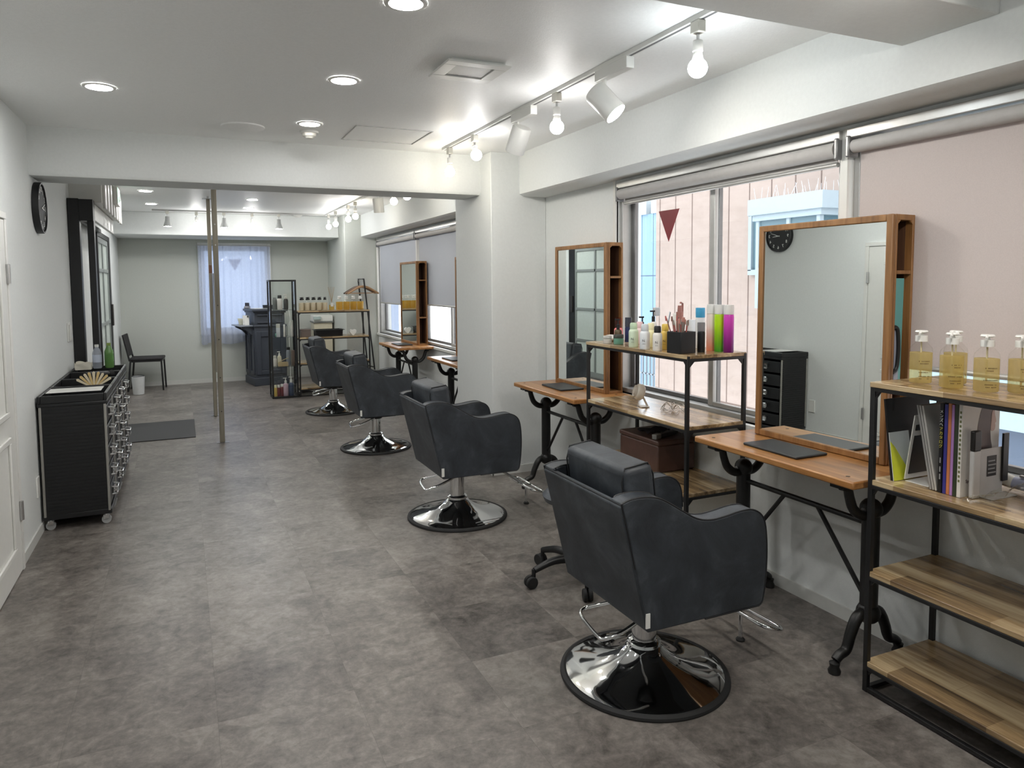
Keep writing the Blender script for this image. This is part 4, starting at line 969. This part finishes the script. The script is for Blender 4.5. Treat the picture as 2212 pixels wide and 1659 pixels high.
t = thing('curling_brush', 'rose gold styling brush standing behind the brush pot', 'styling brush', (2.485, 3.195, T1), .4, GP)
MB().tube([(0, 0, 0), (0, 0, .19)], .017, 14, .02).build('handle', C('rosegold', 170, 120, 112, .3, metal=.4), t); m = MB().tube([(0, 0, .19), (0, 0, .225)], .013, 12, .011); m.tube([(.028, 0, .15), (.03, 0, .235), (.008, 0, .24)], .006, 8); m.build('head', 'rosegold', t)
P('clear_spray', 'clear bottle with tall translucent cap behind the brush pot', 2.545, 3.17, T1, .228, .044, C('whiteclear', 222, 226, 230, .2), 'clearplastic', 'can', .36)
P('black_can', 'short black can with smoky clear cap right of the brush pot', 2.378, 2.885, T1, .150, .039, C('canblack', 30, 31, 34, .3), clear('smoky', (.55, .55, .56, 1), .1), 'can', .30)
P('blue_cap_can', 'white can with bright blue cap behind the black can', 2.515, 3.06, T1, .216, .050, C('canwhite', 226, 230, 234, .25), C('capblue', 62, 152, 196, .3), 'can', .24)
M['gradpeach'] = None
def grad(name, c0, c1, h):
    m, nt, p = base(name); tc = nt.nodes.new('ShaderNodeTexCoord'); sx = nt.nodes.new('ShaderNodeSeparateXYZ'); nt.links.new(tc.outputs['Object'], sx.inputs[0])
    mr = nt.nodes.new('ShaderNodeMapRange'); mr.inputs[1].default_value = 0; mr.inputs[2].default_value = h; nt.links.new(sx.outputs['Z'], mr.inputs[0])
    nt.links.new(ramp(nt, mr.outputs[0], [(0, c0), (1, c1)]), p.inputs['Base Color']); p.inputs['Roughness'].default_value = .3; M[name] = m; return name
grad('gradpeach', rgb(236, 140, 106), rgb(222, 206, 200), .14); grad('gradgreen', rgb(60, 150, 40), rgb(170, 214, 20), .14); grad('gradpurple', rgb(96, 16, 92), rgb(196, 60, 176), .16)
M['frosted'] = clear('frosted_cap', (.92, .92, .92, 1), .25, 1.4)
P('peach_can', 'peach spray can with frosted cap on the middle shelf', 2.475, 2.925, T1, .238, .048, 'gradpeach', C('frostcap', 214, 214, 212, .3), 'can', .20)
P('green_can', 'lime green spray can with frosted cap on the middle shelf', 2.478, 2.868, T1, .238, .048, 'gradgreen', 'frostcap', 'can', .20)
P('purple_can', 'purple spray can with frosted cap at the right end of the middle shelf', 2.490, 2.812, T1, .238, .050, 'gradpurple', 'frostcap', 'can', .20)
# second board: small round fan light and wire clump
t = thing('desk_fan', 'small round cream desk fan standing on the middle shelf board', 'desk fan', (2.335, 3.355, T2), -.35)
R = (0, -PI/2+.28, 0)
MB().lathe([(.0005, .028), (.03, .026), (.042, .018), (.046, .006), (.046, -.012), (.036, -.022), (.0005, -.024)], seg=32).build('housing', C('fan_cream', 214, 206, 192), t, (0, 0, .085), R)
MB().lathe([(.0005, .034), (.02, .032), (.024, .024), (.032, .030), (.036, .022)], seg=28, cap=False).build('grille_ring', C('fan_ring', 190, 180, 166), t, (-.002, 0, .085), R)
m = MB().tube([(.02, 0, .055), (.045, .0, .004)], .006, 8); m.box(.0, -.03, 0, .05, .03, .006); m.build('stand', 'fan_cream', t, bevel=.002)
o = MB()
for i in range(10):
    a = i*.63; L = random.uniform(.05, .09)
    o.tube(curve([(0, 0, .006), (L*.5*math.cos(a), L*.5*math.sin(a)*1.3, .03+.01*(i % 3)), (L*math.cos(a+.3), L*1.3*math.sin(a+.3),   .006), (L*.6*math.cos(a+.9), L*.6*math.sin(a+.9), .006)], 5), .0018, 5)
o.sphere((0, 0, .010), .008, 10, 6); o = o.build('wire_clump', C('wire_silver', 196, 190, 182, .3, metal=.5), None, (2.425, 3.17, T2+.002)); tag(o, 'tangle of thin silver wires on the middle shelf board', 'wire')
t = thing('storage_box', 'red brown leather box on the low board of the middle shelf', 'box', (2.32, 3.16, T3))
bx('body', 'redbrown', (0, 0, 0, .25, .37, .15), t, .008); bx('lid', 'redbrown', (-.004, -.004, .15, .254, .374, .178), t, .008)
t = thing('hair_straightener', 'grey hair straightener lying on the red brown box', 'hair straightener', (2.355, 3.215, T3+.178), .35)
bx('end_cap', C('iron_pale', 156, 156, 152), (-.03, -.015, 0, .02, .015, .028), t, .004); bx('body', C('iron_dark', 60, 60, 66), (.02, -.014, .002, .19, .014, .024), t, .004)
o = MB().grid(lambda u, v: (.02+.17*u, -.05+.10*v, .004+.016*abs(math.sin(u*5+v*4))), 20, 12).build('dark_cloth', C('cloth_dark', 52, 50, 56, .9), None, (2.345, 3.37, T3+.179)); tag(o, 'dark cloth heaped beside the straightener on the box', 'cloth')

# ------------------------------------------------------------------ far shelf contents
GC = 'cream pump bottles on the far shelf'; GY = 'yellow pump bottles on the far shelf'
M['creamliq'] = C('cream_liquid', 214, 204, 178, .3)
for i in range(9):
    row, k = i % 2, i // 2
    x = 1.42 + k*.077 + row*.03; y = 9.735 + row*.10
    pump_bottle('%s cream pump bottle in the %s row on the far shelf' % (ORD[k], ('front', 'back')[row]), (x, y, T1), GC, 'creamliq', 'black', .175, .034, False, 1.2)
for i in range(9):
    row, k = i % 2, i // 2
    if i == 8: break
    x = 1.915 + k*.095 + row*.03; y = 9.735 + row*.10
    pump_bottle('%s yellow pump bottle in the %s row on the far shelf' % (ORD[k], ('front', 'back')[row]), (x, y, T1), GY, 'amber2', 'white', .182, .042, False, 1.2)
t = thing('reed_diffuser', 'reed diffuser bottle between cream and yellow bottles on the far shelf', 'diffuser', (1.815, 9.73, T1))
MB().lathe([(.0005, .001), (.034, 0), (.036, .006), (.036, .09), (.03, .105), (.014, .13), (.014, .16), (.0005, .16)], seg=20).build('bottle', 'clearplastic', t)
MB().lathe([(.0005, .003), (.033, .003), (.034, .07), (.0005, .07)], seg=20).build('liquid', 'amber2', t); bx('paper_label', 'white', (-.018, -.0375, .05, .018, -.036, .10), t)
for i in range(7):
    a = i*.9; MB().tube([(0, 0, .10), (.045*math.cos(a), .045*math.sin(a), .31)], .0016, 5).build('reed', C('reed_tan', 172, 150, 116), t)
t = thing('brown_box', 'grey brown lidded box on the second board of the far shelf', 'box', (1.47, 9.80, T2)); bx('body', C('boxbrown', 112, 100, 94), (-.065, -.07, 0, .065, .07, .085), t, .004); bx('lid', C('boxlid', 124, 112, 106), (-.068, -.073, .085, .068, .073, .105), t, .004)
t = thing('black_tray', 'deep black tray on the second board of the far shelf', 'tray', (1.775, 9.81, T2))
m = MB(); m.box(-.16, -.10, 0, .16, .10, .006)
for s in (-1, 1):
    m.prism([(s*.16, 0), (s*.18, .085), (s*.172, .085), (s*.152, 0)], 'y', -.11, .11); m.prism([(s*.10, 0), (s*.118, .085), (s*.110, .085), (s*.092, 0)], 'x', -.175, .175)
m.box(-.20, -.125, .085, .20, -.108, .09).box(-.20, .108, .085, .20, .125, .09).box(-.20, -.108, .085, -.172, .108, .09).box(.172, -.108, .085, .20, .108, .09); m.build('body', 'black', t, bevel=.002)
hp = smoothpoly([(0, 0), (.028, .025), (.046, .055), (.036, .08), (.015, .084), (0, .074), (-.015, .084), (-.036, .08), (-.046, .055), (-.028, .025)], 4)
o = MB().prism(hp, 'y', -.02, .02).build('heart_ornament', 'white', None, (2.09, 9.72, T2), bevel=.01); tag(o, 'white heart ornament standing on the far shelf', 'ornament')
o = MB().tube(curve([(1.45, 10.10, .012), (1.55, 10.14, .012), (1.60, 10.2, .012), (1.72, 10.26, .012)]), .01, 8).build('power_cord', 'black', None); tag(o, 'black power cord on the floor behind the far shelf', 'cord')
t = thing('printer', 'white printer on the beige cabinet behind the far shelf', 'printer', (1.97, 11.42, .905)); bx('body', 'white', (-.15, -.14, 0, .15, .14, .085), t, .008); bx('paper_tray', C('tray_glass', 176, 192, 190, .2), (-.15, -.18, .03, -.04, -.14, .08), t, .004); bx('lid', 'trim', (-.148, -.138, .085, .148, .138, .095), t, .004)
t = thing('cabinet', 'beige cabinet behind the far shelf beside the pillar', 'cabinet', (1.97, 11.42, 0)); bx('body', C('beige', 208, 200, 178), (-.14, -.13, .02, .14, .16, .885), t, .005); bx('top', C('cab_top', 120, 122, 120), (-.155, -.15, .885, .155, .17, .905), t, .003); bx('plinth', 'aludark', (-.13, -.12, 0, .13, .15, .02), t)

# ------------------------------------------------------------------ glass display case
gc = thing('display_case', 'tall black framed glass display case beside the far shelf', 'display case', (1.015, 9.66, 0))
w_, d_, h_, p = .335, .30, 1.545, .022
for x in (0, w_-p):
    for y in (0, d_-p): bx('post', 'blackmetal', (x, y, 0, x+p, y+p, h_), gc, .001)
for z, nm in ((0, 'bottom_rail'), (h_-p, 'top_rail')):
    m = MB()
    for b in ((p, 0, w_-p, p), (p, d_-p, w_-p, d_), (0, p, p, d_-p), (w_-p, p, w_, d_-p)): m.box(b[0], b[1], z, b[2], b[3], z+p)
    m.build(nm, 'blackmetal', gc, bevel=.001)
bx('floor_panel', 'blackmetal', (p, p, .004, w_-p, d_-p, .016), gc)
for b in ((p, .008, p, w_-p, .011, h_-p), (.008, p, p, .011, d_-p, h_-p), (w_-.011, p, p, w_-.008, d_-p, h_-p), (p, d_-.011, p, w_-p, d_-.008, h_-p)): bx('glass_pane', 'caseglass', b, gc)
for z in (1.155, .80, .415): bx('glass_shelf', 'caseglass', (.012, .012, z-.006, w_-.012, d_-.012, z), gc)
def small(name, label, x, y, z, h, w, body, cap, kind='round', cf=.25, cat='bottle'):
    t = P(name, label, 1.015+x, 9.66+y, z+.001, h, w, body, cap, kind, cf, cat); t['group'] = 'products in the glass case'; return t
small('grey_bottle', 'grey bottle at the left of the top glass shelf', .075, .12, 1.155, .16, .055, C('greybot', 116, 120, 118), C('greybot', 116, 120, 118), 'round', .1)
small('white_bottle', 'white bottle with dark cap on the top glass shelf', .135, .10, 1.155, .19, .07, 'milkwhite', 'black', 'round', .22)
small('dark_bottle', 'dark bottle with pale pump on the top glass shelf', .215, .12, 1.155, .20, .06, C('darkbot', 64, 64, 62), 'offwhite', 'pump', .28)
small('tall_tube', 'tall pale tube at the right of the second glass shelf', .285, .15, .80, .21, .036, 'milkwhite', 'offwhite', 'can', .3)
small('white_tube', 'white boxed tube on the second glass shelf', .105, .10, .80, .17, .05, 'bluewhite', 'offwhite', 'can', .3)
small('slim_tube', 'slim white tube in the middle of the second glass shelf', .185, .12, .80, .16, .026, 'milkwhite', 'white', 'can', .2)
small('green_jar', 'small green jar on the second glass shelf', .10, .19, .80, .04, .05, 'jar_green', 'jar_green', 'jar', .3, 'jar')
small('cream_bottle', 'cream bottle at the left of the lower glass shelf', .055, .12, .415, .14, .05, 'milkwhite', 'offwhite')
small('cream_bottle', 'cream pump bottle above the wicker basket', .115, .14, .415, .19, .055, C('creamy', 224, 218, 196), 'white', 'pump', .28)
small('grey_bottle', 'grey bottle with black cap at the right of the lower glass shelf', .235, .17, .415, .24, .06, C('greypale', 150, 156, 164, .25), 'black', 'round', .15)
small('brown_box', 'brown carton at the right end of the lower glass shelf', .287, .12, .415, .20, .045, C('carton', 122, 104, 94), 'carton', 'can', .1, 'carton')
t = thing('wicker_basket', 'small pale wicker basket on the lower glass shelf', 'basket', (1.165, 9.72, .4165)); m = MB()
for z in (.005, .02, .035, .05): m.tube([(-.06, -.03, z), (.06, -.03, z), (.06, .03, z), (-.06, .03, z)], .004, 6, closed=True)
for i in range(7): m.tube([(-.06+.02*i, -.03, 0), (-.06+.02*i, -.03, .055)], .003, 5)
m.build('weave', C('wicker', 204, 182, 140), t); MB().tube([(-.065, -.03, .05), (.0, -.03, .085), (.065, -.03, .11)], .004, 6).build('rim_handle', 'wicker', t)
for i, (x, n, l, b, c, h) in enumerate(((.05, 'yellow_bottle', 'yellow capped bottle at the left of the case floor', 'mustard', 'paleyellowcap', .15), (.09, 'red_bottle', 'left red bottle with white cap on the case floor', C('wine', 122, 48, 52), 'white', .15), (.132, 'red_bottle', 'right red bottle with white cap on the case floor', 'wine', 'white', .16), (.18, 'pink_bag', 'pink bagged bottle with pump on the case floor', C('bagpink', 206, 176, 190), 'white', .24), (.25, 'blue_bag', 'dark blue bagged bottle with pump on the case floor', C('bagblue', 58, 74, 104), 'white', .25))):
    small(n, l, x, .10, .016, h, .042 if i < 3 else .07, b, c, 'round' if i < 3 else 'pump', .22 if i < 3 else .3)

# ------------------------------------------------------------------ reception counter
rc = thing('reception_counter', 'slate painted panelled reception counter at the back window', 'counter', (.93, 11.01, 0), math.radians(9))
wd, dp = .46, .54
bx('plinth', 'counter', (-.02, -.02, 0, wd+.02, dp, .115), rc, .006); bx('body', 'counter', (0, 0, .115, wd, dp, .86), rc, .003)
bx('moulding', 'counter', (-.012, -.012, .86, wd+.012, dp, .895), rc, .008); bx('upper_body', 'counter', (.012, .012, .895, wd-.012, dp, 1.09), rc, .003)
bx('cornice', 'counter', (-.006, -.006, 1.065, wd+.006, dp, 1.09), rc, .006); bx('top', 'counter', (-.028, -.028, 1.09, wd+.028, dp+.0, 1.125), rc, .006)
m = MB()
for a, b in ((.02, .25), (.29, .52)):
    for q in ((a, .16, a+.04, .82), (b-.04, .16, b, .82), (a+.04, .16, b-.04, .21), (a+.04, .77, b-.04, .82)): m.box(-.014, q[0], q[1], 0, q[2], q[3])
m.build('side_panelling', 'counter', rc, bevel=.004)
m = MB()
for q in ((.02, .16, .09, .80), (wd-.09, .16, wd-.02, .80), (.09, .16, wd-.09, .22), (.09, .72, wd-.09, .80), (.05, .92, wd-.05, .935), (.05, 1.03, wd-.05, 1.045)): m.box(q[0], -.012, q[1], q[2], .0 if q[1] < .9 else .012, q[3])
m.build('front_panelling', 'counter', rc, bevel=.004)
bx('ledge', C('ledge_grey', 128, 134, 144, .35), (-.20, .02, .872, .0, dp, .89), rc, .004)
for y in (.05, .42): MB().prism([(0, .872), (-.17, .872), (-.16, .85), (-.07, .80), (0, .72)], 'y', y, y+.06).build('corbel', 'counter', rc, bevel=.003)
cw = rc.matrix_basis.copy()
rcm = Matrix.Translation((.93, 11.01, 0)) @ Matrix.Rotation(math.radians(9), 4, 'Z')
def oncounter(x, y, z): return tuple(rcm @ Vector((x, y, z+.001)))
t = thing('paper_bag', 'small cream paper bag on the counter ledge', 'paper bag', oncounter(-.09, .34, .89)); m = MB().rings([[(-.04, -.03, 0), (.03, -.03, 0), (.03, .03, 0), (-.04, .03, 0)], [(-.06, -.035, .09), (.04, -.035, .085), (.04, .035, .09), (-.06, .035, .095)]]); m.build('bag', C('bagcream', 204, 204, 186, .8), t, smooth=False)
for i, (y, l) in enumerate(((.24, 'left white brochure stand on the counter ledge'), (.12, 'right white brochure stand on the counter ledge'))):
    t = thing('brochure_stand', l, 'brochure', oncounter(-.07, y, .89)); bx('card', 'white', (-.03, -.012, 0, .03, -.008, .14), t, rot=(-.12, 0, 0)); bx('rest', 'black', (-.02, .0, 0, .02, .03, .008), t); MB().cyl((.012, -.010, .12), (.012, -.002, .135), .012).build('dark_seal', 'black', t)
t = thing('card_reader', 'small grey payment terminal on the counter top', 'card reader', oncounter(.03, .50, 1.125), -.3); bx('body', C('reader_grey', 150, 150, 160), (-.035, -.06, 0, .035, .06, .035), t, .006); bx('screen', C('reader_dark', 60, 60, 72, .2), (-.03, -.012, .035, .03, .0, .085), t, .003); bx('stand', 'reader_grey', (-.03, .0, .035, .03, .02, .08), t, .003)
t = thing('paper_stack', 'loose white papers lying on the counter top', 'papers', oncounter(.15, .32, 1.125)); bx('sheet', 'white', (-.10, -.14, 0, .10, .14, .003), t, rot=(0, 0, .2)); bx('sheet', 'white', (-.09, -.13, .0032, .11, .12, .005), t, rot=(0, 0, -.1))
t = thing('tablet', 'black tablet propped on the counter top', 'tablet', oncounter(.30, .20, 1.125)); bx('screen', 'black', (-.11, -.005, .006, .11, .004, .09), t, .003, rot=(-1.0, 0, 0)); bx('foot', 'black', (-.04, .0, 0, .04, .08, .006), t, .002)
o = MB().tube(curve([oncounter(.50, .05, 1.14), oncounter(.51, .0, 1.10), oncounter(.52, -.02, .95), oncounter(.505, .0, .80), oncounter(.51, .0, .02)]), .006, 8).build('white_cable', 'white'); tag(o, 'white cable hanging down the right side of the counter', 'cable')

# ------------------------------------------------------------------ back left: side chair, bin, floor mat
t = thing('side_chair', 'grey padded side chair with black legs by the back wall', 'chair', (-.50, 11.40, 0), -.08)
bx('seat', 'clothblack', (-.21, -.19, .435, .22, .19, .47), t, .014)
m = MB()
for y in (-.19, .17): m.bar((-.20, y+.01, .43), (-.275, y+.01, .80), .022)
m.build('back_frame', 'blackmetal', t, bevel=.002)
MB().prism([(-.218, .50), (-.205, .50), (-.268, .80), (-.283, .80)], 'y', -.19, .19).build('backrest', 'clothblack', t, bevel=.004)
for x0, x1 in ((-.19, -.235), (.20, .215)):
    for y in (-.175, .175): MB().bar((x0, y, .436), (x1, y, 0), .022).build('leg', 'blackmetal', t, bevel=.002)
bx('apron', 'blackmetal', (-.19, -.18, .41, .21, .18, .436), t, .003)
t = thing('waste_bin', 'white round waste bin beside the side chair', 'bin', (-.60, 10.92, 0))
MB().lathe([(.0005, .004), (.066, .003), (.070, .004), (.082, .25), (.078, .25), (.067, .01), (.0005, .01)], seg=32).build('body', C('bin_white', 206, 208, 208), t); MB().lathe([(.078, .249), (.083, .251), (.083, .258), (.077, .258)], seg=32, cap=False).build('rim', 'black', t)
o = bx('floor_mat', 'matdark', (-.36, -.50, 0, .31, .50, .008), None, .003, (-.245, 8.08, 0)); tag(o, 'dark grey mat lying on the floor beyond the trolleys', 'mat')

# ------------------------------------------------------------------ coat rack and hangers
t = thing('coat_rack', 'black A frame coat rack leaning by the far pillar', 'coat rack', (0, 0, 0))
for y, x0, x1 in ((10.33, 2.315, 2.44), (10.06, 2.335, 2.475)): MB().bar((x0, y, 1.545), (x1, y-.06, 0), .018).build('leg', 'blackmetal', t, bevel=.001)
MB().bar((2.3155, 10.34, 1.55), (2.3345, 10.05, 1.55), .016).build('top_bar', 'blackmetal', t, bevel=.001)
MB().bar((2.416, 10.28, .30), (2.45, 10.01, .30), .014).build('rung', 'blackmetal', t)
def hanger(x, y, rz, label, mat, drop=0.):
    t = thing('coat_hanger', label, 'hanger', (x, y, 1.55+.010), rz, 'wooden hangers on the coat rack')
    def fn(s): return curve([(0, 0, -.115), (s*.06, 0, -.125), (s*.14, 0, -.165), (s*.225, 0, -.215)], 5)
    for s in (-1, 1): MB().tube(fn(s), .017, 10, .011, sx=.7).build('shoulder', mat, t)
    MB().tube([(-.205, 0, -.208), (.205, 0, -.208)], .005, 8).build('trouser_bar', mat, t)
    MB().tube(curve([(0, 0, -.115), (0, 0, -.05), (-.016, 0, -.03), (-.02, 0, -.012), (0, 0, .006), (.018, 0, -.008)], 5), .0024, 6).build('hook', 'steel', t)
hanger(2.318, 10.28, -.05, 'dark brown hanger rearmost on the coat rack', C('hanger_dark', 52, 44, 40))
hanger(2.323, 10.21, .03, 'mid brown hanger second from the back of the coat rack', C('hanger_mid', 120, 88, 62))
hanger(2.328, 10.15, -.10, 'reddish brown hanger second from the front of the coat rack', C('hanger_red', 98, 66, 50))
hanger(2.332, 10.09, .06, 'tan wooden hanger frontmost on the coat rack', C('hanger_tan', 170, 134, 96))
